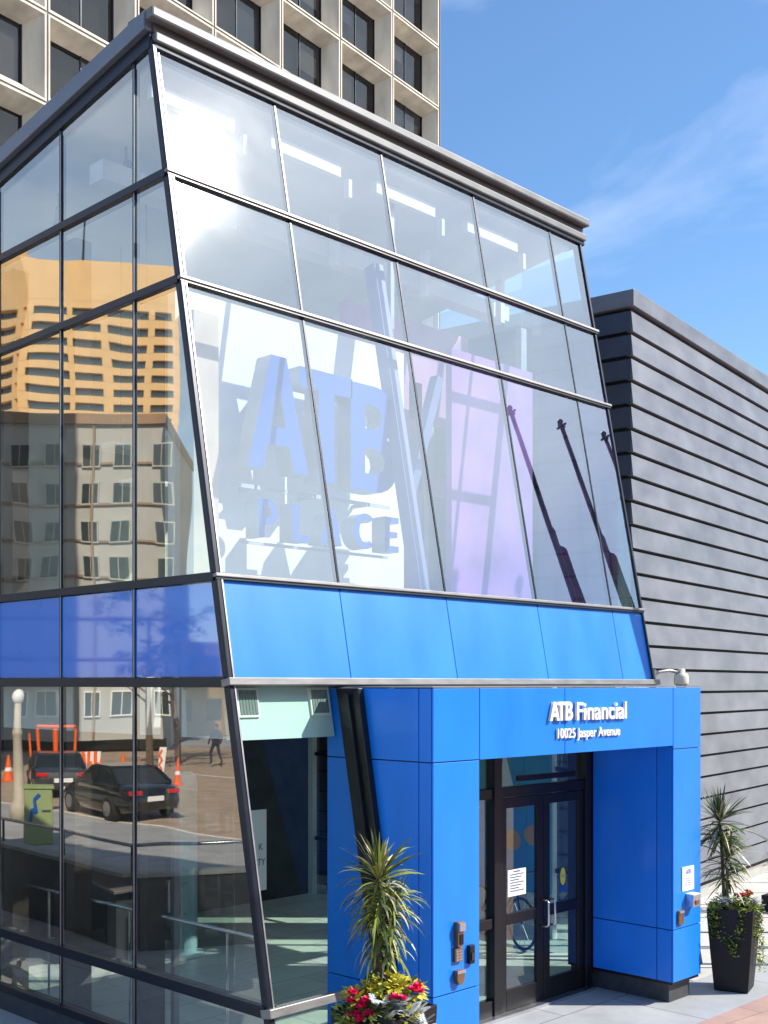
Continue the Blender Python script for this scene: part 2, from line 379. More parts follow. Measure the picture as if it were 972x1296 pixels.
# front panes
for zi in range(6):
    z0, z1 = ZR[zi], ZR[zi + 1]
    for i in range(5):
        if zi == 2:
            o = MB().fbox(US[i] + (.03 if i == 0 else .006), US[i + 1] - .006, z0 + .03, z1 - .03, -.03, .0).build('spandrel_panel', M['blue'], PV); continue
        if zi < 2:
            if i == 0: MB().fbox(UL, 7.60, z0, z1, -TH, 0).build('window_pane', M['glass_low'], PV)
            if i == 4: MB().fbox(12.26, 13.22, z0, z1, -TH, 0).build('window_pane', M['glass_front'], PV)
            continue
        MB().fbox(US[i], US[i + 1], z0, z1, -TH, 0).build('window_pane', M['glass_front'], PV)
# frames of the side facade
fr = MB()
for i, v in enumerate(VS):
    fr.box(UL - .012, UL + .05, v - .02, v + .02, .1, min(9.6, zt(v)))
for z, h in [(.24, .04), (.845, .05), (3.61, .045), (4.54, .040), (7.28, .038), (8.31, .038)]:
    v0 = vf(z) - .0
    fr.hexa([(UL - .035, vf(z - h), z - h), (UL + .1, vf(z - h), z - h), (UL + .1, VB, z - h), (UL - .035, VB, z - h),
             (UL - .035, vf(z + h), z + h), (UL + .1, vf(z + h), z + h), (UL + .1, VB, z + h), (UL - .035, VB, z + h)])
fr.build('side_mullions', M['dark_frame'], PV, bevel=.004)
cp = MB()                                    # bright edge of each side mullion
for v in VS: cp.box(UL - .018, UL - .0125, v - .02, v - .008, .3, min(9.5, zt(v)) - .05)
cp.build('mullion_caps', M['silver'], PV)
# corner trim
ct = MB(); ct.hexa([fp(UL - .02, .1, .03), fp(UL + .035, .1, .03), fp(UL + .035, .1, -.05), fp(UL - .02, .1, -.05), fp(UL - .02, 9.62, .03), fp(UL + .035, 9.62, .03), fp(UL + .035, 9.62, -.05), fp(UL - .02, 9.62, -.05)])
ct.build('corner_trim', M['dark_frame'], PV, bevel=.01)
ct = MB(); ct.fbox(UL + .037, UL + .052, .3, 9.5, -.02, .032); ct.build('corner_edge', M['silver'], PV)
# frames of the front
ff = MB()
for u in US[1:5]: ff.fbox(u - .012, u + .012, 4.5, 9.55, -.05, .006)
for u in (13.22,): ff.fbox(u - .02, u + .012, .1, 9.6, -.1, .02)
for u in (12.53,): ff.fbox(u - .02, u + .02, .1, 3.6, -.05, .006)
ff.build('front_joints', M['dark_frame'], PV)
fs = MB(); fd = MB()
for z, ue in [(4.54, 13.24), (7.28, 13.27), (8.31, 13.27)]:
    fs.fbox(UL - .03, ue, z - .008, z + .024, -.05, .05)
    fd.fbox(UL - .02, ue - .01, z - .03, z - .0085, -.05, .035)
fs.fbox(UL - .04, 13.28, 3.575, 3.64, -.05, .07)
fs.fbox(UL - .04, 7.62, .80, .875, -.05, .08); fs.fbox(12.26, 13.25, .80, .875, -.05, .06)
fs.fbox(UL - .03, 7.62, .2, .25, -.05, .06)
fs.build('front_rails', M['silver2'], PV, bevel=.006)
fd.build('front_rail_shadow_gaps', M['dark_frame'], PV)
# base
b = MB(); b.box(UL - .02, UL + .1, 7.5, VB, 0, .2); b.fbox(UL - .02, 7.6, 0, .195, -.1, .0); b.build('base_plinth', M['plinth'], PV)
# portal-side gasket, black
b = MB(); b.prism([(7.54, vf(z) - d, z) for z, d in ((.1, .06), (3.56, .06), (3.56, .36), (.1, .30))], (.072, 0, 0))
b.build('black_jamb', M['black'], PV, bevel=.01)
b = MB(); b.prism([(7.535, vf(z) - d, z) for z, d in ((.1, .20), (3.5, .22), (3.5, .25), (.1, .23))], (-.03, 0, 0)); b.build('jamb_strip', M['dark_frame'], PV)
# roof fascias
def front_fascia(z0, z1, d0, d1, ue, name, m, bev=.01, x0=.0):
    b = MB(); y = vf(9.6)
    b.box(UL - x0, ue, y - d1, y - d0 + .3, z0, z1); return b.build(name, m, PV, bevel=bev)
front_fascia(9.785, 9.885, .0, .12, 13.31, 'roof_fascia', M['cap_metal'], .02, .075)
front_fascia(9.69, 9.785, .0, .03, 13.28, 'roof_shadow_gap', M['bronze'])
front_fascia(9.60, 9.69, .0, .07, 13.30, 'lower_fascia', M['cap_metal'], .015)
front_fascia(9.545, 9.60, .0, .04, 13.3, 'head_gasket', M['dark_frame'])
yf = vf(9.6) - .125
def side_fascia(dz0, dz1, x0, name, m):
    b = MB(); s = .145
    f = lambda y: -s * (y - 9.24)
    y0, y1 = yf + (0 if x0 < -.1 else .12), VB + .1
    b.hexa([(UL + x0, y0, 9.55 + dz0 + f(y0)), (UL + .1, y0, 9.55 + dz0 + f(y0)), (UL + .1, y1, 9.55 + dz0 + f(y1)), (UL + x0, y1, 9.55 + dz0 + f(y1)),
            (UL + x0, y0, 9.55 + dz1 + f(y0)), (UL + .1, y0, 9.55 + dz1 + f(y0)), (UL + .1, y1, 9.55 + dz1 + f(y1)), (UL + x0, y1, 9.55 + dz1 + f(y1))])
    return b.build(name, m, PV, bevel=.008)
side_fascia(.15, .325, -.09, 'side_fascia', M['gray_fascia'])
side_fascia(.0, .15, -.03, 'side_lower_fascia', M['dark_frame'])
b = MB(); b.hexa([(UL, 9.3, 9.62), (13.3, 9.3, 9.62), (13.3, VB, zt(VB) + .05), (UL, VB, zt(VB) + .05), (UL, 9.3, 9.84), (13.3, 9.3, 9.84), (13.3, VB, zt(VB) + .28), (UL, VB, zt(VB) + .28)])
b.build('roof', M['gray_fascia'], PV)
# shell inside
b = MB(); b.hexa([(UL + .12, 9.35, 9.50), (13.15, 9.35, 9.50), (13.15, 16.9, 8.42), (UL + .12, 16.9, 8.42), (UL + .12, 9.35, 9.60), (13.15, 9.35, 9.60), (13.15, 16.9, 8.52), (UL + .12, 16.9, 8.52)])
b.build('ceiling', M['ceil'], PV)
b = MB(); b.box(11.4, 13.15, 9.3, 17, 3.7, 4.42); b.build('upper_floor_slab', M['ceil'], PV)
b = MB(); b.box(10.1, 11.39, 10.3, 14.19, 3.7, 4.42); b.build('upper_floor_slab', M['ceil'], PV)
b = MB(); b.box(UL + .12, 11.39, 14.2, 17, 3.7, 4.42); b.build('upper_floor_slab', M['ceil'], PV)
for v0, v1 in ((8.45, 9.05), (9.62, 10.85), (10.98, 14.2)): MB().box(UL + .2, UL + .36, v0, v1, 3.10, 4.45).build('side_bulkhead', M['white'], PV)
MB().hexa([(UL + .1, vf(3.1) + .1, 3.1), (7.6, vf(3.1) + .1, 3.1), (7.6, vf(3.1) + .25, 3.1), (UL + .1, vf(3.1) + .25, 3.1), (UL + .1, vf(4.45) + .1, 4.45), (7.6, vf(4.45) + .1, 4.45), (7.6, vf(4.45) + .25, 4.45), (UL + .1, vf(4.45) + .25, 4.45)]).build('front_bulkhead', M['bulk'], PV)
for u0 in (6.47, 7.33):  # window reflections of the lower panes, modelled as slabs on the bulkhead face
    def bq(u, z, d): return Vector((u, vf(z) + .1 - d, z))
    def bqb(u0, u1, z0, z1, d0, d1): return [bq(u0, z0, d1), bq(u1, z0, d1), bq(u1, z0, d0), bq(u0, z0, d0), bq(u0, z1, d1), bq(u1, z1, d1), bq(u1, z1, d0), bq(u0, z1, d0)]
    W = MB().hexa(bqb(u0, u0 + .24, 3.30, 3.56, .0, .02)).build('window_frame', M['white'], PV)
    b = MB()
    for k in range(6): b.hexa(bqb(u0 + .022 + k * .034, u0 + .05 + k * .034, 3.325, 3.54, .021, .026))
    b.build('blind', M['blindslat'], W)
MB().hexa([(7.6, vf(3.65) + .1, 3.65), (10.1, vf(3.65) + .1, 3.65), (10.1, vf(3.65) + .25, 3.65), (7.6, vf(3.65) + .25, 3.65), (7.6, vf(4.45) + .1, 4.45), (10.1, vf(4.45) + .1, 4.45), (10.1, vf(4.45) + .25, 4.45), (7.6, vf(4.45) + .25, 4.45)]).build('front_bulkhead', M['white'], PV)
b = MB(); b.box(UL + .11, 7.6, 7.5, 8.05, -.02, .1); b.box(UL + .11, 13.2, 8.05, 17, -.02, .1); b.build('ground_floor', M['tile'], PV)
b = MB(); b.box(UL + .12, 13.15, 15.0, 15.15, 4.42, 9.4); b.build('upper_back_wall', M['cream'], PV)
b = MB(); b.box(UL + .12, 13.15, 14.6, 14.75, .1, 3.7); b.build('lower_back_wall', M['darkwall'], PV)
b = MB(); b.box(13.1, 13.2, 9.6, 11.0, .1, 3.7); b.box(13.1, 13.2, 14.5, 17.4, .1, 3.7); b.box(13.1, 13.2, 8.3, 17.4, 3.7, 4.42); b.build('right_wall', M['cream'], PV)
for v0, v1 in ((8.3, 9.58), (11.02, 12.75), (12.77, 14.48)):
    MB().box(13.18, 13.194, v0, v1, .1, 3.7).build('window_pane', M['glass_door'], PV)
    b = MB(); b.box(13.14, 13.2, v0, v1, 1.0, 1.06); b.box(13.14, 13.2, v0 + .6, v0 + .66, .1, 3.7); b.box(13.14, 13.2, v0, v1, 2.4, 2.46); b.build('glazing_grille', M['black'], PV)
b = MB(); b.box(UL, 13.22, VB, VB + .15, 0, 8.6); b.build('rear_wall', M['zinc'], PV)
# upper right side: glazed bays with pale posts
for i in range(4):
    a0, a1 = 10.2 + i * 1.75, 10.2 + i * 1.75 + 1.69
    MB().box(13.2, 13.214, a0, a1, 4.5, min(9.4, zt(a1))).build('window_pane', M['glass_door'], PV)
b = MB(); b.prism([(13.19, vf(4.5), 4.5), (13.19, 10.2, 4.5), (13.19, 10.2, 9.4), (13.19, vf(9.4), 9.4)], (.014, 0, 0)); b.build('window_pane', M['glass_door'], PV)
b = MB()
for i in range(5): b.box(13.12, 13.24, 10.15 + i * 1.75, 10.25 + i * 1.75, 4.42, 8.6)
b.build('side_posts', M['silver'], PV)
# leaning steel columns behind the front joints, diagonal braces
b = MB()
for u in US[2:3]: b.fbox(u - .17, u - .03, 4.42, 8.3, -.34, -.18)
b.build('leaning_column', M['lav'], PV)
for p, q in (((9.98, 9.75, 4.7), (10.9, 9.75, 7.4)),):
    MB().bar(p, q, .13, .12).build('brace', M['lav'], PV)
b = MB()
b.box(6.5, 13.1, 10.35, 10.6, 8.72, 8.92)
b.build('ceiling_beam', M['white'], PV)
for u in US[:4]:
    MB().box(u + .12, u + 1.12, 9.42, 9.50, 9.20, 9.34).build('cornice_strip', M['white'], PV)
    MB().box(u + 1.24, u + 1.29, 9.42, 9.50, 9.02, 9.22).build('strip_bracket', M['white'], PV)
for i, u in enumerate(US[1:5]): MB().box(u + .2, u + .28, 10.2, 10.3, 8.6, 9.2).build('beam_hanger', M['white'], PV)
b = MB(); b.box(6.72, 9.95, 9.42, 9.54, 4.42, 7.45); b.build('display_wall', M['white'], PV)
for u in (6.80, 9.86): MB().box(u, u + .06, 9.545, 9.605, .1, 9.4).build('display_wall_post', M['silver'], PV)
# purple core wall with pale framed opening
b = MB(); y = 10.6
for u0, u1, z0, z1 in [(10.15, 10.75, 4.42, 7.6), (11.3, 11.55, 4.42, 7.6), (12.2, 12.5, 4.42, 7.6), (10.75, 11.3, 4.42, 5.2), (11.55, 12.2, 4.42, 5.0), (10.75, 12.2, 6.15, 6.35), (10.75, 12.2, 7.1, 7.6), (10.15, 12.5, 7.6, 8.4)]:
    b.box(u0, u1, y, y + .12, z0, z1)
b.build('core_wall', M['pink'], PV)
b = MB(); b.box(11.35, 13.05, 9.9, 10.0, 4.42, 7.9); b.build('core_panel', M['purple'], PV)
# dark posts behind the side mullions, ground to ceiling
for i, v in enumerate(VS[:6]):
    MB().box(UL + .22, UL + .42, v + .10, v + .32, .1, 8.3 if i else 7.2).build('column', M['brown'], PV)
b = MB(); b.box(UL + .45, UL + .75, 9.2, 9.42, 4.42, 7.2); b.build('pale_column', mat('pale_column', (.62, .5, .36), .6), PV)
# hanging light panels seen through the upper side glass
for (u, v, z) in ((7.6, 11.4, 5.9), (7.9, 12.4, 6.5), (7.5, 10.6, 6.3)):
    MB().box(u, u + .5, v, v + .35, z, z + .06).build('light_panel', M['white'], PV)
    MB().tube([(u + .25, v + .17, z + .06), (u + .25, v + .17, 9.2)], .008, 6).build('light_cord', M['silver'], PV)

# ---------------- entrance portal (a part of the pavilion)
UP0, UP1, VP, VD = 7.616, 12.23, 6.86, 7.96
core = MB()
core.box(UP0 + .02, 8.231, VP + .02, 8.215, .0, 3.53); core.box(11.64, UP1 - .02, VP + .02, 8.3, .22, 3.53)
core.box(8.231, 11.64, VP + .02, VD + .14, 2.92, 3.53)
PT = core.build('entrance_portal', M['black'], PV)
MB().box(11.70, UP1 - .08, VP + .1, 8.3, 0, .219).build('portal_plinth', M['plinth'], PV, bevel=.006)
def panel(x0, x1, y0, y1, z0, z1):
    g = .005
    dx = g if x1 - x0 > .03 else 0; dy = g if y1 - y0 > .03 else 0
    return MB().box(x0 + dx, x1 - dx, y0 + dy, y1 - dy, z0 + g, z1 - g).build('cladding_panel', M['blue'], PT, bevel=.003)
F0, F1 = VP, VP + .018
for x0, x1, zs in [(UP0, 8.251, (.02, .85, 2.905, 3.56)), (11.62, UP1, (.25, .84, 2.865, 3.56))]:
    for a, c in zip(zs, zs[1:]): panel(x0, x1, F0, F1, a, c)
panel(8.251, 9.57, F0, F1, 2.9, 3.56); panel(9.57, 11.62, F0, F1, 2.9, 3.56)
for (a, c) in zip((.02, .85, 2.905, 3.56), (.85, 2.905, 3.56)):
    panel(UP0, UP0 + .018, F1, 7.03, a, c); panel(UP0, UP0 + .018, 7.03, 8.22, a, c)
    panel(8.233, 8.251, F1, VD, a, min(c, 2.9)) if a < 2.8 else None
for (a, c) in zip((.25, .84), (.84, 2.9)):
    panel(11.62, 11.638, F1, 7.07, a, c); panel(11.62, 11.638, 7.07, VD - .03, a, c); panel(UP1 - .018, UP1, F1, 8.2, a, c)
panel(8.251, 11.62, F1, VD, 2.9, 2.918)
MB().box(UP0, UP1, VP, 8.0, 3.561, 3.575).build('portal_coping', M['silver2'], PT)
# ---------------- door set
fm = MB()
def dbar(u0, u1, z0, z1, y0=VD, y1=VD + .1): fm.box(u0, u1, y0, y1, z0, z1)
dbar(8.252, 11.62, 2.84, 2.9); dbar(8.252, 8.34, .0, 2.84); dbar(9.80, 9.93, .0, 2.84, VD - .02); dbar(11.5, 11.62, .0, 2.84, VD - .02)
dbar(9.93, 11.5, 2.36, 2.47); dbar(8.34, 9.80, 2.36, 2.47); dbar(8.34, 9.80, 0, .2); dbar(8.34, 9.80, .97, 1.08)
fm.box(10.3, 11.35, VD + .02, VD + .09, 2.52, 2.58)
fm.build('door_frame', M['black'], PV, bevel=.006)
MB().box(8.26, 11.6, VD - .10, VD + .085, .0, .035).build('threshold', M['steel'], PV, bevel=.005)
for u0, u1, z0, z1 in [(8.34, 9.80, .2, .97), (8.34, 9.80, 1.08, 2.36), (8.34, 9.80, 2.47, 2.84), (9.93, 11.5, 2.47, 2.84)]:
    MB().box(u0, u1, VD + .05, VD + .062, z0, z1).build('window_pane', M['glass_door'], PV)
for k, (a, c) in enumerate(((9.935, 10.71), (10.72, 11.495))):
    d = MB(); st = .11; y0, y1 = VD + .01, VD + .065
    d.box(a, a + st, y0, y1, .04, 2.35); d.box(c - st, c, y0, y1, .04, 2.35)
    for z0, z1 in ((.04, .26), (.97, 1.09), (2.24, 2.35)): d.box(a + st, c - st, y0, y1, z0, z1)
    D = d.build('door', M['black'], PV, bevel=.005)
    for z0, z1 in ((.26, .97), (1.09, 2.24)): MB().box(a + st, c - st, VD + .03, VD + .042, z0, z1).build('door_glass', M['glass_door'], D)
    hx = c - .055 if k == 0 else a + .055
    h = MB(); h.tube([(hx, y0, .88), (hx, y0 - .09, .88), (hx, y0 - .11, .90), (hx, y0 - .11, 1.15), (hx, y0 - .09, 1.17), (hx, y0, 1.17)], .014, 10)
    h.build('door_handle', M['steel'], D, smooth=True)

# ================================================================== LETTERING AND SIGNS
stand = lambda yy: (lambda a, b_, c: Vector((a, yy + c, b_)))
big = thing('window_lettering', (7.25, 8.95, 4.5), 'big blue block letters reading ATB PLACE behind the leaning glass', 'sign')
pl_ = stand(8.93)
for ch, x, w, z, h in [('A', 7.22, .80, 5.72, 1.14), ('T', 7.90, .74, 5.68, 1.14), ('B', 8.62, .72, 5.66, 1.14)]:
    glyph(ch, x, z, h, w, .22, 'letter', M['letter_face'], big, pl_, M['letter_side'])
for ch, x, w in [('P', 7.36, .25), ('L', 7.80, .23), ('A', 8.19, .30), ('C', 8.66, .28), ('E', 9.13, .22)]:
    glyph(ch, x, 5.04, .38, w, .20, 'letter', M['letter_face'], big, pl_, M['letter_side'])
rl = MB(); rl.box(7.2, 9.45, 9.16, 9.18, 5.55, 5.59); rl.box(7.3, 9.4, 9.14, 9.16, 4.99, 5.02)
for x in (7.5, 8.3, 9.1): rl.box(x, x + .03, 9.16, 9.42, 5.55, 5.59)
rl.build('mounting_rail', M['letter_side'], big)
sg = thing('shop_sign', (9.28, VP, 3.24), 'raised white letters reading ATB Financial on the blue header', 'sign')
ps = stand(VP - .035)
for ch, x, w in (('A', 9.28, .155), ('T', 9.405, .125), ('B', 9.535, .125)): glyph(ch, x, 3.235, .185, w, .03, 'letter', M['signwhite'], sg, ps)
text('Financial', 9.73, 3.235, .185, .90, .03, 'lettering', M['signwhite'], sg, ps, .012)
ad = thing('address_sign', (9.42, VP, 3.05), 'small white street address 10025 Jasper Avenue under the shop name', 'sign')
text('10025 Jasper Avenue', 9.42, 3.06, .10, 1.10, .02, 'lettering', M['signwhite'], ad, stand(VP - .025), .004)

def box_thing(name, label, cat, u0, u1, z0, z1, dep, m, extra=None):
    t = thing(name, ((u0 + u1) / 2, VP, z0), label, cat)
    MB().box(u0, u1, VP - dep, VP, z0, z1).build('body', m, t, bevel=.006)
    if extra: extra(t)
    return t
def ex1(t):
    MB().box(7.90, 7.975, VP - .07, VP - .051, 1.40, 1.47).build('hood', M['steel'], t); MB().box(7.915, 7.96, VP - .058, VP - .0505, 1.28, 1.37).build('reader_window', M['black'], t)
box_thing('card_reader', 'tall narrow bronze card reader, highest device on left blue pillar', 'card reader', 7.895, 7.975, 1.26, 1.48, .05, M['copper'], ex1)
def ex2(t):
    for i in range(4):
        for j in range(4): MB().box(7.893 + i * .021, 7.907 + i * .021, VP - .034, VP - .0305, 1.13 + j * .026, 1.148 + j * .026).build('key', M['steel'], t)
box_thing('keypad', 'square bronze keypad with sixteen keys on left blue pillar', 'keypad', 7.88, 7.985, 1.12, 1.245, .03, M['copper'], ex2)
def ex3(t): MB().box(8.085, 8.125, VP - .052, VP - .0405, 1.11, 1.18).build('lens', M['carglass'], t)
box_thing('intercom', 'slim black intercom at the right edge of left blue pillar', 'intercom', 8.07, 8.14, 1.075, 1.245, .04, M['black'], ex3)
t = thing('door_buzzer', (7.94, VP, .92), 'shield shaped bronze buzzer, lowest device on left blue pillar', 'buzzer')
MB().prism([(7.885, VP - .05, 1.05), (7.99, VP - .05, 1.05), (7.99, VP - .05, .97), (7.965, VP - .05, .92), (7.91, VP - .05, .92), (7.885, VP - .05, .97)], (0, .05, 0)).build('body', M['copper'], t, bevel=.006)
MB().box(7.885, 7.99, VP - .056, VP - .0505, 1.02, 1.05).build('cap', M['steel'], t)
def ex4(t):
    p = stand(VP - .0135)
    for ch, x, w in (('A', 11.875, .045), ('T', 11.912, .035), ('B', 11.95, .035)): glyph(ch, x, 1.44, .05, w, .002, 'letter', M['letter_face'], t, p)
    b = MB()
    for i in range(4): b.box(11.86, 12.0 - (i % 2) * .03, VP - .0145, VP - .0125, 1.385 - i * .024, 1.392 - i * .024)
    b.build('text_lines', M['signtext'], t)
box_thing('wall_plaque', 'white notice plaque with small blue ATB on right blue pillar', 'plaque', 11.80, 12.06, 1.25, 1.525, .012, M['signwhite'], ex4)
def ex5(t): MB().box(11.93, 12.0, VP - .112, VP - .1005, 1.10, 1.15).build('button', M['copper'], t); MB().box(11.89, 12.04, VP - .1, VP - .0, 1.211, 1.22).build('cap', M['signwhite'], t)
box_thing('door_opener', 'boxy silver door opener switch below the white plaque', 'switch', 11.89, 12.04, 1.07, 1.21, .1, M['steel'], ex5)
def ex6(t): MB().box(11.71, 11.80, VP - .04, VP - .0305, 1.02, 1.045).build('cap', M['steel'], t)
box_thing('key_switch', 'small bronze key switch near the bottom of right blue pillar', 'switch', 11.70, 11.81, .89, 1.05, .03, M['copper'], ex6)
# door papers
t = thing('door_notice', (10.22, VD, 1.30), 'white paper notice with printed lines taped on left door glass', 'notice')
MB().box(10.08, 10.40, VD + .022, VD + .026, 1.27, 1.56).build('sheet', M['signwhite'], t)
b = MB()
for i in range(7): b.box(10.12, 10.36 - .04 * (i % 3), VD + .0195, VD + .0215, 1.50 - i * .03, 1.512 - i * .03)
b.box(10.18, 10.30, VD + .0195, VD + .0215, 1.53, 1.545); b.build('printed_lines', M['signtext'], t)
t = thing('door_sticker', (11.1, VD, 1.2), 'oval yellow green sticker over a blue label on right door glass', 'sticker')
b = MB(); b.prism([(11.10 + .05 * math.cos(a), VD + .024, 1.38 + .10 * math.sin(a)) for a in [i * math.pi / 12 for i in range(24)]], (0, .003, 0)); b.build('oval', M['yellowgreen'], t)
b = MB(); b.box(11.07, 11.14, VD + .0215, VD + .0235, 1.37, 1.377); b.box(11.06, 11.13, VD + .0215, VD + .0235, 1.39, 1.397); b.build('printed_lines', M['signtext'], t)
MB().box(11.05, 11.16, VD + .024, VD + .027, 1.20, 1.27).build('blue_label', M['letter_face'], t)
# window posters in the corner panes
t = thing('window_poster', (7.0, 8.2, 1.5), 'narrow white poster hanging behind the lower leaning pane', 'poster')
MB().box(7.30, 7.52, 9.0, 9.01, 1.55, 2.35).build('sheet', M['signwhite'], t)
text('K', 7.42, 1.95, .07, .05, .003, 'lettering', M['signtext'], t, stand(8.994)); text('TY', 7.40, 1.80, .07, .10, .003, 'lettering', M['signtext'], t, stand(8.994))

# ---------------- security camera on the pavilion side above the portal
t = thing('security_camera', (13.275, 8.16, 3.6), 'beige dome security camera on a curved arm above the portal roof', 'camera')
cx = 12.05; cy = 7.35; ax = 12.45
P0 = Vector((13.27, 8.1, 3.72)); P3 = Vector((12.72, 7.4, 3.74))
P0 = Vector((13.275, 8.16, 3.70)); P3 = Vector((13.72, 7.98, 3.735))
MB().obox(P0, (.025, 0, 0), (0, .07, 0), (0, 0, .08)).build('bracket', M['cam'], t, bevel=.01)
MB().tube([P0 + Vector((0, 0, -.02)), P0.lerp(P3, .25) + Vector((0, 0, .04)), P0.lerp(P3, .6) + Vector((0, 0, .05)), P3 + Vector((0, 0, .0))], .022, 10).build('arm', M['silver'], t, smooth=True)
MB().lathe(P3, [(.03, .06), (.05, .05), (.05, .0), (.085, -.01), (.095, -.05), (.095, -.13), (.09, -.15)][::-1], 20).build('housing', M['cam'], t, smooth=True)
MB().ball(P3 + Vector((0, 0, -.15)), .075, .075, .07, 16, 8).build('dome', M['carglass'], t, smooth=True)

# ================================================================== THINGS INSIDE
t = thing('reception_desk', (8.5, 13.3, .1), 'dark boxy reception desk with sloped top inside the side windows', 'desk')
b = MB(); b.prism([(8.1, 12.6, .1), (8.1, 14.1, .1), (8.1, 14.1, .95), (8.1, 13.8, 1.2), (8.1, 12.6, 1.0)], (.9, 0, 0)); b.build('body', M['darkwall'], t, bevel=.01)
b = MB(); b.prism([(8.0, 13.8, 1.205), (8.0, 12.5, .995), (8.0, 12.5, 1.035), (8.0, 13.8, 1.245)], (1.1, 0, 0)); b.build('top', mat('desk_top', (.2, .15, .14), .4), t, bevel=.005)
MB().box(8.06, 8.095, 12.8, 13.5, .35, .85).build('screen', M['carglass'], t, bevel=.006)
t = thing('totem', (9.56, 13.1, .1), 'tall rounded pale blue display column standing inside the side glass', 'display column')
b = MB(); b.lathe((9.0, 12.35, .1), [(.22, 0), (.22, .06), (.13, .07), (.13, 1.2), (.13, 2.2), (.11, 2.31), (.06, 2.37)], 20); b.build('post', M['totem'], t, smooth=True)
t = thing('handrail', (6.9, 10, .1), 'thin steel handrail on slim posts along the inside of the side glass', 'handrail')
b = MB(); b.tube([(6.72, 8.2, 1.32), (6.72, 11.6, 1.30), (6.74, 14.4, 1.30)], .018, 8); b.build('rail', M['steel'], t, smooth=True)
for v in (8.6, 10.2, 11.8, 13.4): MB().tube([(6.72, v, .1), (6.72, v, 1.3)], .014, 8).build('post', M['steel'], t)
# inner vestibule glass with D pulls
t = thing('inner_door', (7.9, 10.6, .1), 'frameless inner glass double door with square steel pulls', 'door')
for v0, v1 in ((10.0, 10.95), (10.97, 11.9)):
    d = MB().box(7.9, 7.912, v0, v1, .12, 2.4).build('door_leaf', M['glass_door'], t)
for v in (10.85, 11.08):
    MB().tube([(7.9, v, 1.0), (7.82, v, 1.0), (7.82, v, 1.35), (7.9, v, 1.35)], .014, 8).build('door_handle', M['steel'], t)
# mural, bicycle, floor decal
t = thing('wall_mural', (13.08, 10, .6), 'teal and blue painted mural of waves and sails inside the entrance', 'mural')
MB().box(13.06, 13.09, 9.6, 11.0, .7, 3.5).build('board', M['teal'], t)
b = MB(); b.prism([(13.052, 9.6, .7), (13.052, 11.0, .7), (13.052, 11.0, 1.9), (13.052, 10.5, 2.15), (13.052, 10.1, 1.75), (13.052, 9.85, 2.0), (13.052, 9.6, 1.8)], (.006, 0, 0)); b.build('wave', M['mblue'], t)
b = MB(); b.prism([(13.046, 10.15, 1.9), (13.046, 10.5, 1.85), (13.046, 10.4, 2.7)], (.004, 0, 0)); b.build('sail', M['signwhite'], t)
b = MB()
for c, r in (((13.044, 9.9, 1.5), .14), ((13.044, 10.25, 1.4), .15), ((13.044, 10.2, 3.1), .25)):
    b.prism([(c[0], c[1] + r * math.cos(a), c[2] + r * math.sin(a)) for a in [i * math.pi / 10 for i in range(20)]], (.0015, 0, 0))
b.build('orange_dots', mat('mural_orange', (.7, .32, .06), .6), t)
t = thing('bicycle', (12.5, 9.8, .1), 'black bicycle parked inside behind the entrance doors', 'bicycle')
bd = Vector((.35, .94, 0)).normalized(); bo = Vector((12.3, 9.5, .1))
def bp(a, z): return bo + bd * a + Vector((0, 0, z))
for a in (0, 1.05):
    b = MB(); b.tube([bp(a, .34) + (bd * math.cos(t_) + Vector((0, 0, math.sin(t_)))) * .33 for t_ in [i * math.pi / 16 for i in range(33)]], .02, 6, cap=False)
    W = b.build('wheel', M['tyre'], t, smooth=True)
    b = MB()
    for i in range(14): b.bar(bp(a, .34), bp(a, .34) + (bd * math.cos(i * math.pi / 7) + Vector((0, 0, math.sin(i * math.pi / 7)))) * .31, .004, .004, up=Vector((.9, -.35, 0)))
    b.build('spokes', M['steel'], W)
b = MB()
for p, q in ((bp(0, .34), bp(.18, .85)), (bp(.18, .85), bp(.72, .85)), (bp(.2, .72), bp(.55, .34)), (bp(.55, .34), bp(.72, .85)), (bp(.55, .34), bp(1.05, .34)), (bp(1.05, .34), bp(.72, .8))): b.tube([p, q], .017, 8)
b.build('frame', M['black'], t)
b = MB(); sdv = Vector((.94, -.35, 0)); b.tube([bp(.16, .98) - sdv * .28, bp(.16, .98) + sdv * .28], .013, 8); b.tube([bp(.18, .84), bp(.16, .98)], .013, 8); b.build('handlebar', M['black'], t)
MB().ball(bp(.74, .93), .06, .13, .035).build('saddle', M['black'], t, smooth=True)
t = thing('floor_decal', (7.2, 8.6, .1), 'round blue decal with a white curved mark on the interior floor', 'floor decal')
b = MB(); b.lathe((7.28, 9.15, .101), [(.28, 0), (.28, .002)], 32); b.build('disc', M['letter_face'], t)
b = MB()
for i in range(10):
    a = i * math.pi / 9
    b.box(7.20 + .012 * i, 7.235 + .012 * i, 9.10 + .05 * math.sin(a * 2), 9.16 + .05 * math.sin(a * 2), .1035, .1045)
b.build('mark', M['signwhite'], t)
for i, (u, v, lb) in enumerate(((6.9, 11.9, 'grey ceiling spotlight seen through the second top side pane'), (7.0, 10.7, 'grey ceiling spotlight nearest the leaning corner'))):
    t = thing('ceiling_spotlight', (u, v, 8.6), lb, 'spotlight', 'ceiling spotlights behind the side glass')
    z = 9.50 - .143 * (v - 9.35)
    MB().tube([(u, v, z), (u, v, z - .25)], .015, 8).build('stem', M['gray_fascia'], t)
    MB().tube([(u - .05, v - .12, z - .22), (u + .05, v + .12, z - .34)], .05, 12).build('lamp_head', M['gray_fascia'], t, smooth=True)
MB_l = thing('lounge_chair', (7.6, 14.6, 4.42), 'cream round backed lounge chair on the upper floor by the side window', 'chair')
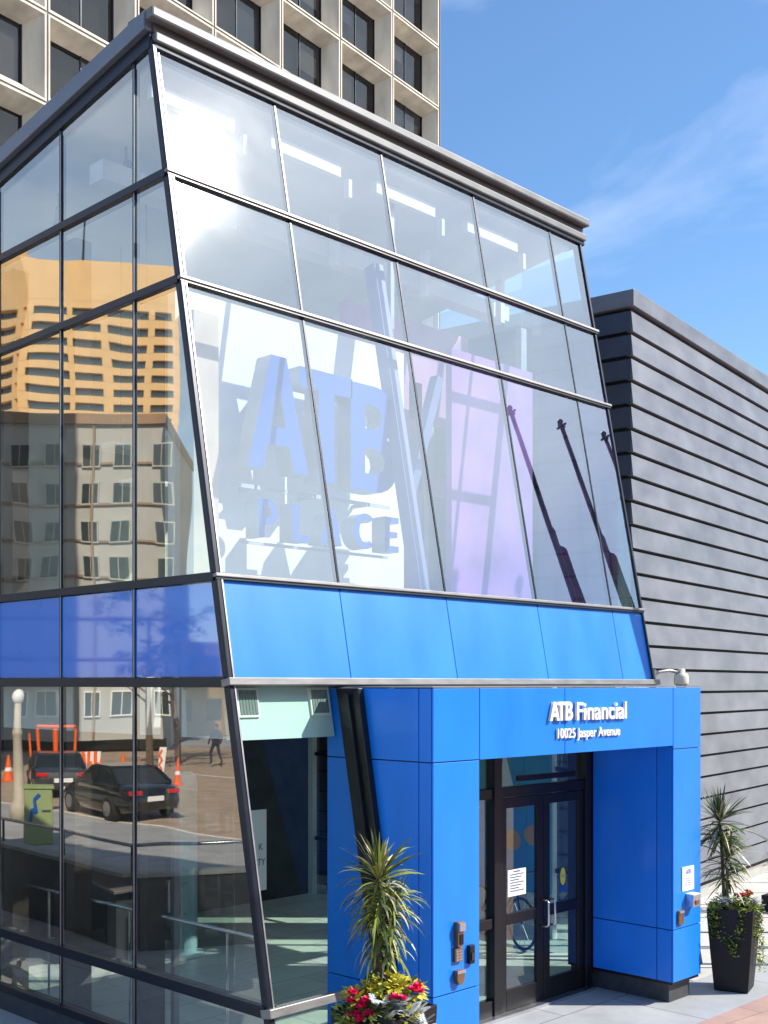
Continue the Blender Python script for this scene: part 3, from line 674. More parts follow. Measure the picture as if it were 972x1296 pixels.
b = MB(); b.tube([Vector((7.35, 14.55, 4.92)) + Vector((0, .42 * math.cos(a), .42 * math.sin(a))) for a in [i * math.pi / 12 for i in range(25)]], .05, 8, cap=False); b.build('hoop', mat('chair_hoop', (.55, .45, .3), .5), MB_l, smooth=True)
b = MB(); b.ball((7.6, 14.58, 4.58), .3, .38, .16); b.build('cushion', M['cream'], MB_l, smooth=True)

# ================================================================== ZINC BUILDING
DZ = Vector((.99, .144, 0)).normalized(); NZ = Vector((DZ.y, -DZ.x, 0)); NZ = NZ if NZ.y < 0 else -NZ
ZC = cam_xy((799 - 486) / 1485 * 17.5, 17.5, 0)
ZB = thing('zinc_building', ZC, 'dark grey building clad in wide horizontal metal boards with flat parapet', 'building')
LZ, WZ, HZ = 42.0, 14.0, 9.46
def zp(a, b_, z): return ZC + DZ * a - NZ * b_ + Vector((0, 0, z))
def zbox(mb, a0, a1, b0, b1, z0, z1, mi=0):
    mb.hexa([zp(a0, b0, z0), zp(a1, b0, z0), zp(a1, b1, z0), zp(a0, b1, z0), zp(a0, b0, z1), zp(a1, b0, z1), zp(a1, b1, z1), zp(a0, b1, z1)], mi)
b = MB(); zbox(b, .05, LZ, .05, WZ, 0, HZ - .12); b.build('wall_core', M['zincdark'], ZB)
brd = random.Random(5); b = MB(); be = MB(); p = .358; z = HZ - .30 - p; n = 0
while z > .1:
    # lap board: lower edge stands proud of the one below
    for mb, e in ((b, 0), (be, 1)):
        z0, z1 = z + .045, z + p
        if e == 0:
            s0 = -.01; s1 = 1.6 + 2.4 * ((n * 7) % 5) / 5
            while s0 < LZ:
                e_ = min(s1, LZ); w_ = 0
                mb.hexa([zp(s0, -.035 - w_, z0), zp(e_, -.035 + w_, z0), zp(e_, .06, z0), zp(s0, .06, z0), zp(s0, -.002 - w_, z1), zp(e_, -.002 + w_, z1), zp(e_, .06, z1), zp(s0, .06, z1)])
                s0 = e_; s1 = s0 + 4.0
        else:
            mb.hexa([zp(-.035, .0, z0 + .01), zp(.06, .0, z0 + .01), zp(.06, WZ, z0 + .01), zp(-.035, WZ, z0 + .01), zp(-.012, .0, z1), zp(.06, .0, z1), zp(.06, WZ, z1), zp(-.012, WZ, z1)])
    z -= p; n += 1
b.build('front_cladding', M['zinc'], ZB); be.build('end_cladding', M['zincblue'], ZB)
b = MB(); zbox(b, -.07, LZ, -.07, WZ, HZ - .25, HZ); b.build('parapet', M['zinc'], ZB, bevel=.01)
b = MB(); zbox(b, -.05, LZ, -.05, WZ, 0, .16); b.build('base', M['kerb'], ZB)
b = MB(); q = zp(7.2, .2, HZ); b.box(q.x - .05, q.x + .05, q.y - .05, q.y + .05, HZ, HZ + .22); b.build('roof_vent', M['black'], ZB)

# ================================================================== CONCRETE TOWER
TE = cam_xy(3.25, 69.0, 0)                   # right end of the facade
DT = (RGT * .593 + FWD * .805).normalized(); NT = (RGT * .805 - FWD * .593).normalized()
TW = thing('office_tower', TE, 'tall precast concrete office tower with a grid of deep splayed windows', 'tower')
MW, MH = 4.66, 3.6; NC, NR = 12, 16
def tp(s, d, z): return TE - DT * s - NT * d + Vector((0, 0, z))
ZJ = 1.4
fac = MB(); jn = MB(); hid = MB(); rnd = random.Random(3)
M['tower_pane'] = glass('tower_pane', (.40, .38, .36), .0, .9, wave=.012, haze=.001, wscale=.5)
M['darkroom'] = mat('dark_room', (.03, .028, .026), .9, var=.6, scale=.8)
M['blind1'] = mat('blind_brown', (.12, .09, .06), .8); M['blind2'] = mat('blind_blue', (.05, .09, .16), .8); M['blind3'] = mat('blind_grey', (.16, .17, .18), .8)  # grey blinds; brown and blue sheets stand in for reflections in the panes
for c in range(NC):
    for r in range(NR):
        s0, s1 = c * MW, (c + 1) * MW; z0, z1 = ZJ + r * MH, ZJ + (r + 1) * MH
        L_ = .13; g = .045
        o = [tp(s0 + g, 0, z0 + g), tp(s1 - g, 0, z0 + g), tp(s1 - g, 0, z1 - g), tp(s0 + g, 0, z1 - g)]
        i1 = [tp(s0 + L_, 0, z0 + L_), tp(s1 - L_, 0, z0 + L_), tp(s1 - L_, 0, z1 - L_), tp(s0 + L_, 0, z1 - L_)]
        i2 = [tp(s0 + .60, .85, z0 + .75), tp(s1 - .60, .85, z0 + .75), tp(s1 - .60, .85, z1 - .50), tp(s0 + .60, .85, z1 - .50)]
        fac.add(o + i1 + i2, [(k, (k + 1) % 4, 4 + (k + 1) % 4, 4 + k) for k in range(4)] + [(4 + k, 4 + (k + 1) % 4, 8 + (k + 1) % 4, 8 + k) for k in range(4)])
        w = MB(); a, e = s0 + .58, s1 - .58; zz0, zz1 = z0 + .7, z1 - .48
        w.hexa([tp(a, .86, zz0), tp(e, .86, zz0), tp(e, .90, zz0), tp(a, .90, zz0), tp(a, .86, zz1), tp(e, .86, zz1), tp(e, .90, zz1), tp(a, .90, zz1)])
        # seen in the photograph?
        q = tp((s0 + s1) / 2, 0, (z0 + z1) / 2) - EYE; Y = q.dot(FWD); px = 486 + 1485 * q.dot(RGT) / Y; py = 865 - 1485 * q.z / Y
        vis = -60 < px < 600 and -60 < py < 330
        if vis:
            W = w.build('window', M['tower_pane'], TW)
            bk = MB(); bk.hexa([tp(a, 1.22, zz0), tp(e, 1.22, zz0), tp(e, 1.3, zz0), tp(a, 1.3, zz0), tp(a, 1.22, zz1), tp(e, 1.22, zz1), tp(e, 1.3, zz1), tp(a, 1.3, zz1)])
            bk.build('room', M['darkroom'], W)
            for h0, h1 in ((a + .05, (a + e) / 2 - .03), ((a + e) / 2 + .03, e - .05)):
                if rnd.random() < .62:
                    zb = zz1 - (zz1 - zz0) * rnd.choice((.25, .5, .7, 1.0))
                    bl = MB(); bl.hexa([tp(h0, .98, zb), tp(h1, .98, zb), tp(h1, 1.0, zb), tp(h0, 1.0, zb), tp(h0, .98, zz1), tp(h1, .98, zz1), tp(h1, 1.0, zz1), tp(h0, 1.0, zz1)])
                    bl.build('blind', rnd.choice((M['blind1'], M['blind2'], M['blind3'])), W)
            m_ = (a + e) / 2 + random.choice((-.0, .0)); k = MB()
            for sa in (m_, a + .04, e - .04): k.hexa([tp(sa - .03, .82, zz0), tp(sa + .03, .82, zz0), tp(sa + .03, .86, zz0), tp(sa - .03, .86, zz0), tp(sa - .03, .82, zz1), tp(sa + .03, .82, zz1), tp(sa + .03, .86, zz1), tp(sa - .03, .86, zz1)])
            k.build('window_frame', M['dark_frame'], W)
        else: hid.v, hid.f, hid.m = (lambda n: (hid.v + w.v, hid.f + [tuple(i + n for i in f) for f in w.f], hid.m + w.m))(len(hid.v))
fac.build('precast_facade', M['concrete_t'], TW, fix=False)
tag(hid.build('window', M['glass_tower'], TW), kind='stuff')
b = MB()
b.hexa([tp(.0, .03, 0), tp(NC * MW, .03, 0), tp(NC * MW, .25, 0), tp(0, .25, 0), tp(.0, .03, ZJ + NR * MH), tp(NC * MW, .03, ZJ + NR * MH), tp(NC * MW, .25, ZJ + NR * MH), tp(0, .25, ZJ + NR * MH)])
# open lattice behind the joints instead of a solid sheet
b = MB()
for c in range(NC + 1): s = c * MW; b.hexa([tp(s - .05, .03, 0), tp(s + .05, .03, 0), tp(s + .05, 1.31, 0), tp(s - .05, 1.31, 0), tp(s - .05, .03, ZJ + NR * MH), tp(s + .05, .03, ZJ + NR * MH), tp(s + .05, 1.31, ZJ + NR * MH), tp(s - .05, 1.31, ZJ + NR * MH)])
for r in range(NR + 1): z = ZJ + r * MH; b.hexa([tp(0, .032, z - .05), tp(NC * MW, .032, z - .05), tp(NC * MW, 1.31, z - .05), tp(0, 1.31, z - .05), tp(0, .032, z + .05), tp(NC * MW, .032, z + .05), tp(NC * MW, 1.31, z + .05), tp(0, 1.31, z + .05)])
b.build('panel_joints', M['joint'], TW)
b = MB(); zt_ = ZJ + NR * MH + 1
b.hexa([tp(-.02, 1.32, 0), tp(NC * MW, 1.32, 0), tp(NC * MW, 30, 0), tp(-.02, 30, 0), tp(-.02, 1.32, zt_), tp(NC * MW, 1.32, zt_), tp(NC * MW, 30, zt_), tp(-.02, 30, zt_)])
b.hexa([tp(-.14, .0, 0), tp(-.06, .0, 0), tp(-.06, 30, 0), tp(-.14, 30, 0), tp(-.14, .0, zt_), tp(-.06, .0, zt_), tp(-.06, 30, zt_), tp(-.14, 30, zt_)])
b.build('tower_body', M['joint'], TW)
# ================================================================== PLANTERS
def pot(name, loc, rot, label, base=.18, top=.235, h=.97):
    t = thing(name, loc, label, 'planter', 'tall black tapered planters')
    t.rotation_euler = (0, 0, rot)
    o = Vector(loc)
    b = MB(); prof = [(base, 0), (base + .004, .02), (base + (top - base) * .55, h * .45), (top, h * .9), (top + .003, h)]
    rings = []
    for r, z in prof: rings += [(r, r, z), (-r, r, z), (-r, -r, z), (r, -r, z)]
    r = top - .03; rings += [(r, r, h), (-r, r, h), (-r, -r, h), (r, -r, h), (r, r, h - .08), (-r, r, h - .08), (-r, -r, h - .08), (r, -r, h - .08)]
    n = len(rings) // 4
    fs = [(i * 4 + k, i * 4 + (k + 1) % 4, (i + 1) * 4 + (k + 1) % 4, (i + 1) * 4 + k) for i in range(n - 1) for k in range(4)] + [(3, 2, 1, 0)]
    b.add([Vector(q) + o for q in rings], fs); b.build('pot_body', M['pot'], t, bevel=.008)
    b = MB(); b.box(o.x - r, o.x + r, o.y - r, o.y + r, h - .1, h - .05); b.build('soil', M['soil'], t)
    return t
def blade(b, p, az, el, L, w, droop, seg=6, mi=0):
    d = Vector((math.cos(az) * math.cos(el), math.sin(az) * math.cos(el), math.sin(el)))
    side = Vector((-math.sin(az), math.cos(az), 0)); side.rotate(Matrix.Rotation(random.uniform(-.6, .6), 3, d)); vs = []; q = Vector(p)
    for i in range(seg + 1):
        t = i / seg; ww = w * (.6 + 1.6 * t) * (1 - t) ** .8 * 1.15 + .0006
        vs += [q - side * ww / 2, q + side * ww / 2 + Vector((0, 0, ww * .25))]
        d = (d + Vector((0, 0, -droop / seg * (.4 + 1.2 * t)))).normalized(); q = q + d * L / seg
    b.add(vs, [(2 * i, 2 * i + 1, 2 * i + 3, 2 * i + 2) for i in range(seg)], mi)
def dracaena(base, z0, heads, label, mats):
    t = thing('spiky_plant', (base[0], base[1], z0), label, 'plant', 'spiky plants in the tall planters')
    st = MB(); lf = MB()
    for (dx, dy, z1, n, L, w, dr, skirt) in heads:
        top = Vector((base[0] + dx, base[1] + dy, z1)); b0 = Vector((base[0] + dx * .3, base[1] + dy * .3, z0))
        st.tube([b0, b0.lerp(top, .5) + Vector((.01, 0, 0)), top], [.022, .019, .015], 8)
        for i in range(n):
            az = random.uniform(0, 2 * math.pi); k = random.random()
            el = R_(random.uniform(25, 88)) if k < .42 else R_(random.uniform(-35, 30))
            pz = z1 - (0 if k < .42 else random.uniform(0, skirt))
            f = (pz - z0) / max(z1 - z0, .01)
            p = b0.lerp(top, max(.05, f)) + Vector((math.cos(az) * .015, math.sin(az) * .015, 0))
            ll = L * random.uniform(.65, 1.1)
            blade(lf, p, az, el, ll, w * random.uniform(.8, 1.25), dr * random.uniform(.5, 1.3) * (1 if k < .42 else 1.5), mi=random.choice(range(len(mats))))
    st.build('stem', M['bark'], t, smooth=True); lf.build('leaves', mats, t, fix=False)
    return t
def leafclump(b, c, r, n, size, mi=0, squash=.6):
    for _ in range(n):
        u = random.uniform(-1, 1); a = random.uniform(0, 2 * math.pi); s = (1 - u * u) ** .5; rr = r * random.uniform(.55, 1)
        p = Vector(c) + Vector((s * math.cos(a) * rr, s * math.sin(a) * rr, abs(u) * rr * squash))
        az = a + random.uniform(-.7, .7); el = random.uniform(-.5, 1.0); L = size * random.uniform(.6, 1.2)
        d = Vector((math.cos(az) * math.cos(el), math.sin(az) * math.cos(el), math.sin(el))); sd = d.cross(Vector((random.uniform(-.4, .4), random.uniform(-.4, .4), 1))).normalized() * L * .28
        up = sd.cross(d).normalized() * L * .06
        b.add([p, p + d * L * .45 + sd + up, p + d * L, p + d * L * .45 - sd + up], [(0, 1, 2, 3)], mi)
def blossom(b, c, r, mi=0):
    for i in range(7):
        a = i * 2.4; e = .15 + .16 * i
        d = Vector((math.cos(a) * math.cos(e), math.sin(a) * math.cos(e), math.sin(e) * .8 + .1)); s = d.cross(Vector((0, 0, 1))).normalized() * r * .55
        c_ = Vector(c)
        b.add([c_, c_ + d * r * .6 + s, c_ + d * r, c_ + d * r * .6 - s], [(0, 1, 2, 3)], mi)
def feather(b, c, az, L, mi=0):      # lobed silver leaf
    d = Vector((math.cos(az), math.sin(az), random.uniform(.1, .9))).normalized(); sd = d.cross(Vector((0, 0, 1))).normalized()
    c = Vector(c)
    for k in range(7):
        t = (k + 1) / 7
        for s in (-1, 1):
            q = c + d * L * t * .85; dd = (d * .6 + sd * s * .8).normalized() * L * .34 * (1 - .4 * t); w = d * L * .07
            b.add([q - w, q + dd * .6 - w * .9, q + dd, q + dd * .6 + w * .9, q + w], [(0, 1, 2, 3, 4)], mi)
    b.add([c - sd * L * .03, c + sd * L * .03, c + d * L + sd * .002, c + d * L - sd * .002], [(0, 1, 2, 3)], mi)
# left planter
PL = Vector((6.62, 6.48, 0))
pot('planter', PL, R_(8), 'black planter of red and yellow flowers in front of the left blue pillar', .2, .30, 1.05)
dracaena((PL.x - .02, PL.y + .02), 1.0, [(-.01, .01, 2.06, 190, .40, .019, .9, .35), (.07, -.07, 1.86, 120, .30, .018, 1.6, .4), (-.02, .03, 1.66, 170, .28, .018, 2.0, .55)],
         'tall shaggy yellow green spiky plant before the left blue pillar', [M['drac'], M['drac'], M['drac'], M['drac_dk'], M['drac_dry']])
t = thing('flower_bed', (PL.x, PL.y, 1.0), 'mound of magenta flowers, yellow leaves and silver foliage in the left planter', 'flowers', 'flowers filling the tall planters')
def fl(X, Y, z): return PL + RGT * X + FWD * Y + Vector((0, 0, z))
b = MB()
leafclump(b, fl(0, 0, 1.02), .30, 380, .075, 0, .8); leafclump(b, fl(-.22, -.1, .98), .18, 160, .08, 1, .6); leafclump(b, fl(-.1, -.2, .95), .2, 160, .08, 1, .6)
leafclump(b, fl(.1, -.24, .84), .2, 220, .07, 1, .7); leafclump(b, fl(-.15, -.26, .86), .2, 220, .07, 0, .7)
b.build('green_leaves', [M['lf_grn'], M['lf_lime']], t, fix=False)
b = MB()
for c, r, n in ((fl(.02, -.05, 1.20), .17, 170), (fl(.18, 0, 1.16), .14, 110), (fl(-.2, -.1, 1.14), .12, 80), (fl(.1, -.2, 1.02), .16, 80)): leafclump(b, c, r, n, .085, 0, .7)
b.build('yellow_leaves', M['lf_yel'], t, fix=False)
b = MB()
for _ in range(150):
    X = random.uniform(-.06, .34); c = fl(X, random.uniform(-.32, -.08), 1.17 - max(0, X - .1) * .7 - random.uniform(0, .22)); feather(b, c, random.uniform(0, 6.28), random.uniform(.09, .15))
b.build('silver_leaves', M['lf_sil'], t, fix=False)
b = MB()
for X, Yy, z in ((-.14, -.25, 1.18), (-.17, -.26, 1.13), (-.12, -.27, 1.08), (-.22, -.24, 1.06), (-.26, -.2, 1.16), (-.24, -.22, 1.24), (.07, -.26, 1.21), (.13, -.26, 1.19), (.25, -.16, 1.28), (.27, -.14, 1.22), (.22, -.2, 1.24), (-.28, -.2, 1.04), (-.18, -.28, 1.04)):
    for _ in range(4): blossom(b, fl(X + random.uniform(-.015, .015), Yy + random.uniform(-.02, .02), z + random.uniform(-.015, .015) - .02), .045)
b.build('blossoms', M['fl_red'], t, fix=False)
# right planter
PR = cam_xy((929 - 486) / 1485 * 13.85, 13.85)
RP = math.atan2(.30, .95) + 0
pot('planter', PR, R_(17), 'black planter with trailing vines right of the blue portal', .19, .262, .97)
dracaena((PR.x - .06, PR.y + .06), .92, [(-.06, .06, 1.98, 190, .42, .022, .55, .25), (0, 0, 1.55, 170, .40, .020, .75, .3)],
         'dark green spiky plant with two heads right of the blue portal', [M['drac_dk'], M['drac_dk'], M['drac'], M['drac_dk'], M['drac_dry']])
t = thing('flower_bed', (PR.x, PR.y, .97), 'silver and lime foliage with orange flowers and trailing ivy in the right planter', 'flowers', 'flowers filling the tall planters')
def fr_(X, Y, z): return PR + RGT * X + FWD * Y + Vector((0, 0, z))
b = MB(); leafclump(b, fr_(0, 0, .96), .27, 260, .06, 0, .6)
for x0, x1, z1, n in ((-.30, -.05, .40, 46), (-.27, -.02, .5, 20), (.0, -.1, .42, 36), (.02, .02, .62, 22), (.24, .24, .28, 40), (.12, .10, .5, 34), (-.31, -.28, .6, 30), (.27, .30, .2, 44), (.18, .2, .6, 30)):
    prev = None
    for i in range(n):
        f = i / n; X = x0 + (x1 - x0) * f ** 1.6 + random.uniform(-.015, .015); z = .98 - (.98 - z1) * f
        edge = .26 - (.98 - z) * .05
        c = fr_(X, -edge - .04 + random.uniform(-.01, .01) + abs(X) * .5, z)
        leafclump(b, c, .02, 4, .05, random.choice((0, 1, 1)), 1)
b.build('ivy_leaves', [M['lf_grn'], M['lf_lime']], t, fix=False)
b = MB()
for c, r, n in ((fr_(.08, -.1, .97), .2, 150), (fr_(-.2, -.05, .97), .12, 60)): leafclump(b, c, r, n, .06, 0, .6)
b.build('lime_leaves', M['lf_lime'], t, fix=False)
b = MB()
for _ in range(110):
    X = random.choice((random.uniform(-.22, -.05), random.uniform(.12, .27))); feather(b, fr_(X, random.uniform(-.2, 0), 1.04 + random.uniform(-.05, .04)), random.uniform(0, 6.28), .08)
b.build('silver_leaves', M['lf_sil'], t, fix=False)
b = MB()
for _ in range(3): blossom(b, fr_(random.uniform(-.04, .05), random.uniform(-.2, -.1), 1.10 + random.uniform(-.03, .03)), .045, 0)
for _ in range(10): blossom(b, fr_(random.uniform(.08, .16), random.uniform(-.16, -.05), 1.13 + random.uniform(-.02, .03)), .04, 1)
b.build('blossoms', [M['fl_red'], M['fl_org']], t, fix=False)
# low planter box with shrub, far right
q = cam_xy((1000 - 486) / 1485 * 18.6, 18.6)
t = thing('planter_box', q, 'low dark planter box at the foot of the metal clad wall', 'planter')
b = MB(); b.box(q.x - .38, q.x + .38, q.y - .3, q.y + .3, .01, .26); b.build('box_body', M['pot'], t, bevel=.01)
t = thing('shrub', q + Vector((0, 0, .26)), 'dark green leafy shrub in the low planter box', 'shrub')
b = MB(); b.tube([q + Vector((0, 0, .2)), q + Vector((.02, 0, .9))], [.02, .012], 6); b.build('stem', M['bark'], t)
b = MB()
for i in range(12): leafclump(b, q + Vector((random.uniform(-.28, .28), random.uniform(-.22, .22), random.uniform(.3, .95))), .16, 70, .07, 0, 1)
for az in (2.2, 2.6, 3.2): blade(b, q + Vector((-.1, 0, .8)), az, .9, .9, .09, 1.0, 8)
b.build('foliage', M['drac_dk'], t, fix=False)
# boulder at the foot of the side facade
q = Vector((UL - .75, 12.9, 0)); t = MB(); t.ball(q + Vector((0, 0, .08)), .34, .42, .22, 12, 8)
for i, v in enumerate(t.v): v += Vector((random.uniform(-.03, .03), random.uniform(-.03, .03), random.uniform(-.02, .02)))
tag(t.build('boulder', M['stone'], bevel=0), 'pale rough stone block on the pavement by the side windows', 'stone')

# ================================================================== OVER THE STREETS (seen in the glass)
# flagpoles beyond the right end of the entrance, leaning only in the reflection
for i, (u, v, lb) in enumerate(((14.70, 6.45, 'dark flagpole nearest the entrance portal'), (16.05, 6.45, 'middle dark flagpole of the three right of the portal'), (17.35, 6.45, 'dark flagpole farthest from the entrance portal'))):
    t = thing('flagpole', (u, v, 0), lb, 'flagpole', 'flagpoles right of the entrance')
    MB().tube([(u, v, 0), (u, v, 4.5), (u, v, 8.9)], [.06, .05, .035], 12).build('pole', M['black'], t, smooth=True)
    b = MB(); b.ball((u, v, 8.96), .05, .05, .05); b.bar((u - .09, v, 8.88), (u + .09, v, 8.88), .03); b.bar((u, v - .09, 8.88), (u, v + .09, 8.88), .03); b.build('finial', M['black'], t)
    b = MB(); n = 10                           # flag hanging limp in folds
    pts = []
    for j in range(8):
        z = 6.9 - j * .42
        for k in range(n): a = k / (n - 1); pts.append(Vector((u + .04 + a * (.12 + .03 * j), v + .06 * math.sin(a * 9 + j * .5) * (.4 + a), z - a * .5)))
    b.add(pts, [(j * n + k, j * n + k + 1, (j + 1) * n + k + 1, (j + 1) * n + k) for j in range(7) for k in range(n - 1)])
    F_ = b.build('flag', M['flag'], t, fix=False); sm = F_.modifiers.new('s', 'SOLIDIFY'); sm.thickness = .006

def wall_frame(A, B):
    """return function mapping (distance along, out, z); out is towards the side street"""
    A = Vector(A); B = Vector(B); d = (B - A).normalized(); n = Vector((d.y, -d.x, 0)); L = (B - A).length
    if n.dot(Vector((UL, 10, 0)) - A) < 0: n = -n
    return (lambda s, o, z: A + d * s + n * o + Vector((0, 0, z))), L, d, n
def wbox(mb, F, s0, s1, o0, o1, z0, z1, mi=0):
    mb.hexa([F(s0, o0, z0), F(s1, o0, z0), F(s1, o1, z0), F(s0, o1, z0), F(s0, o0, z1), F(s1, o0, z1), F(s1, o1, z1), F(s0, o1, z1)], mi)
# sand coloured banded tower
X0 = lambda px, Y: (px - 486) / 1485 * Y
Yt = 262.0
A = across(X0(24, Yt), Yt); B = across(X0(224, Yt + 6), Yt + 6)
F_, L_, d_, n_ = wall_frame(A, B)
ST = thing('sand_tower', A, 'sand coloured tower with stacked horizontal window bands across the street', 'tower')
b = MB(); wbox(b, F_, 0, L_, -25, -1.2, 0, 98); b.build('tower_body', M['sand'], ST)
b = MB(); fl_h = 3.5; top = 88.0
for i in range(24):
    z = top - i * fl_h
    wbox(b, F_, 0, L_, -1.2, .0, z + .0, z + 1.7)
    for s in (0, 10.5, 18.5, 27.5, L_ - 1.5): wbox(b, F_, s, s + 1.6, -1.2, .06, z - 1.8, z + .003)
wbox(b, F_, 0, L_, -1.2, .05, top + 1.7, 99); b.build('spandrel_bands', M['sand'], ST)
b = MB()
for i in range(24):
    z = top - i * fl_h; wbox(b, F_, .5, L_ - .5, -1.19, -1.1, z - 1.8, z)
b.build('window_bands', M['win'], ST)
A2 = across(X0(-75, Yt + 22), Yt + 22)
G_, L2, _, _ = wall_frame(A2, A)
b = MB(); wbox(b, G_, 0, L2 - .2, -1.2, 0, top + 1.7, 101); wbox(b, G_, 0, L2 - .2, -20, -1.2, 0, 98)
for i in range(24): wbox(b, G_, 0, L2 - .2, -1.2, 0, top - i * fl_h, top - i * fl_h + 1.7)
for k in range(5): wbox(b, G_, k * L2 / 4.3, k * L2 / 4.3 + 1.2, -1.2, .05, 0, top + 1.6)
b.build('side_bands', M['sand'], ST)
b = MB(); wbox(b, G_, .4, L2 - .6, -1.19, -1.1, 10, top + 1.5); b.build('side_windows', M['win'], ST)
b = MB(); b.tube([F_(14, -6, 99), F_(14, -6, 112)], .3, 6); b.build('mast', M['dark_frame'], ST)
# pale building
Yp = 62.0
A = across(X0(-340, Yp), Yp); B = across(X0(207, Yp + 1.5), Yp + 1.5)
F_, L_, d_, n_ = wall_frame(A, B)
PB = thing('pale_building', A, 'pale rendered building with small square windows across the street', 'building')
b = MB(); wbox(b, F_, 0, L_, -14, -.12, .55, 18.0); wbox(b, F_, 0, L_, -14, -2, -.14, .55); PBW = b.build('wall', M['pale'], PB)
b = MB(); wbox(b, F_, -.1, L_ + .1, -14.1, .12, 17.6, 18.15); b.build('cornice', M['tan'], PB)
b = MB()
for z in (4.9, 7.1, 9.2, 11.2, 13.2, 15.4): wbox(b, F_, 0, L_, -.12, .02, z, z + .12)
for s in (3.1, 12.7, 18.9): wbox(b, F_, s, s + .12, -.1, .06, .6, 17.5)
b.build('string_course', M['tan'], PB)
pxm = Yp / 1485
for row, (yt, yb) in enumerate(((557, 584), (607, 632), (656, 682), (703, 730), (876, 906))):
    for k in range(12):
        px = -322 + k * 46 + (8 if k % 2 else 0)
        s = (px + 340) * pxm; z1 = 3.6 + (865 - yt) * pxm; z0 = 3.6 + (865 - yb) * pxm
        b = MB(); wbox(b, F_, s - .07, s + .95, -.12, .03, z0 - .08, z1 + .08)
        W = b.build('window', M['white' if row == 4 else 'pale'], PB)
        b = MB(); wbox(b, F_, s, s + .42, .031, .036, z0, z1); wbox(b, F_, s + .46, s + .88, .031, .036, z0, z1); b.build('pane', M['win'], W)
b = MB(); wbox(b, F_, 0, L_, -2, -1.9, -.1, .55); b.build('shopfront', M['win'], PB)
# tan building further up the street
A = across(X0(210, 80), 80); B = across(X0(520, 95), 95)
F_, L_, d_, n_ = wall_frame(A, B)
TB = thing('tan_building', A, 'low tan brick building at the far end of the side street', 'building')
b = MB(); wbox(b, F_, 0, L_, -12, 0, -.14, 6.5); b.build('wall', M['tan'], TB)
for k in range(10):
    for z in (1, 4): b = MB(); wbox(b, F_, 1 + k * 2.1, 2.2 + k * 2.1, .002, .03, z, z + 1.5); b.build('window', M['win'], TB)
# building across the avenue, mirrored in the lowest leaning panes
AB = thing('avenue_building', (20, -34, 0), 'long pale office building with dark lower floors across the avenue', 'building')
b = MB(); b.box(-6, 75, -55, -34, 19.5, 27.5); b.build('upper_wall', M['pale'], AB)
b = MB(); b.box(-6, 75, -55, -34.3, -.1, 19.5); b.build('lower_wall', M['darkwall'], AB)
for k in range(16):
    for z in (22, 25): b = MB(); b.box(-3 + k * 4.8, -1 + k * 4.8, -33.995, -33.9, z - .6, z + 1.2); b.build('window', M['win'], AB)
for k in range(12):
    b = MB(); b.box(-4 + k * 6.5, 1 + k * 6.5, -34.29, -34.2, 1, 18.5); b.build('glazing', M['win'], AB)

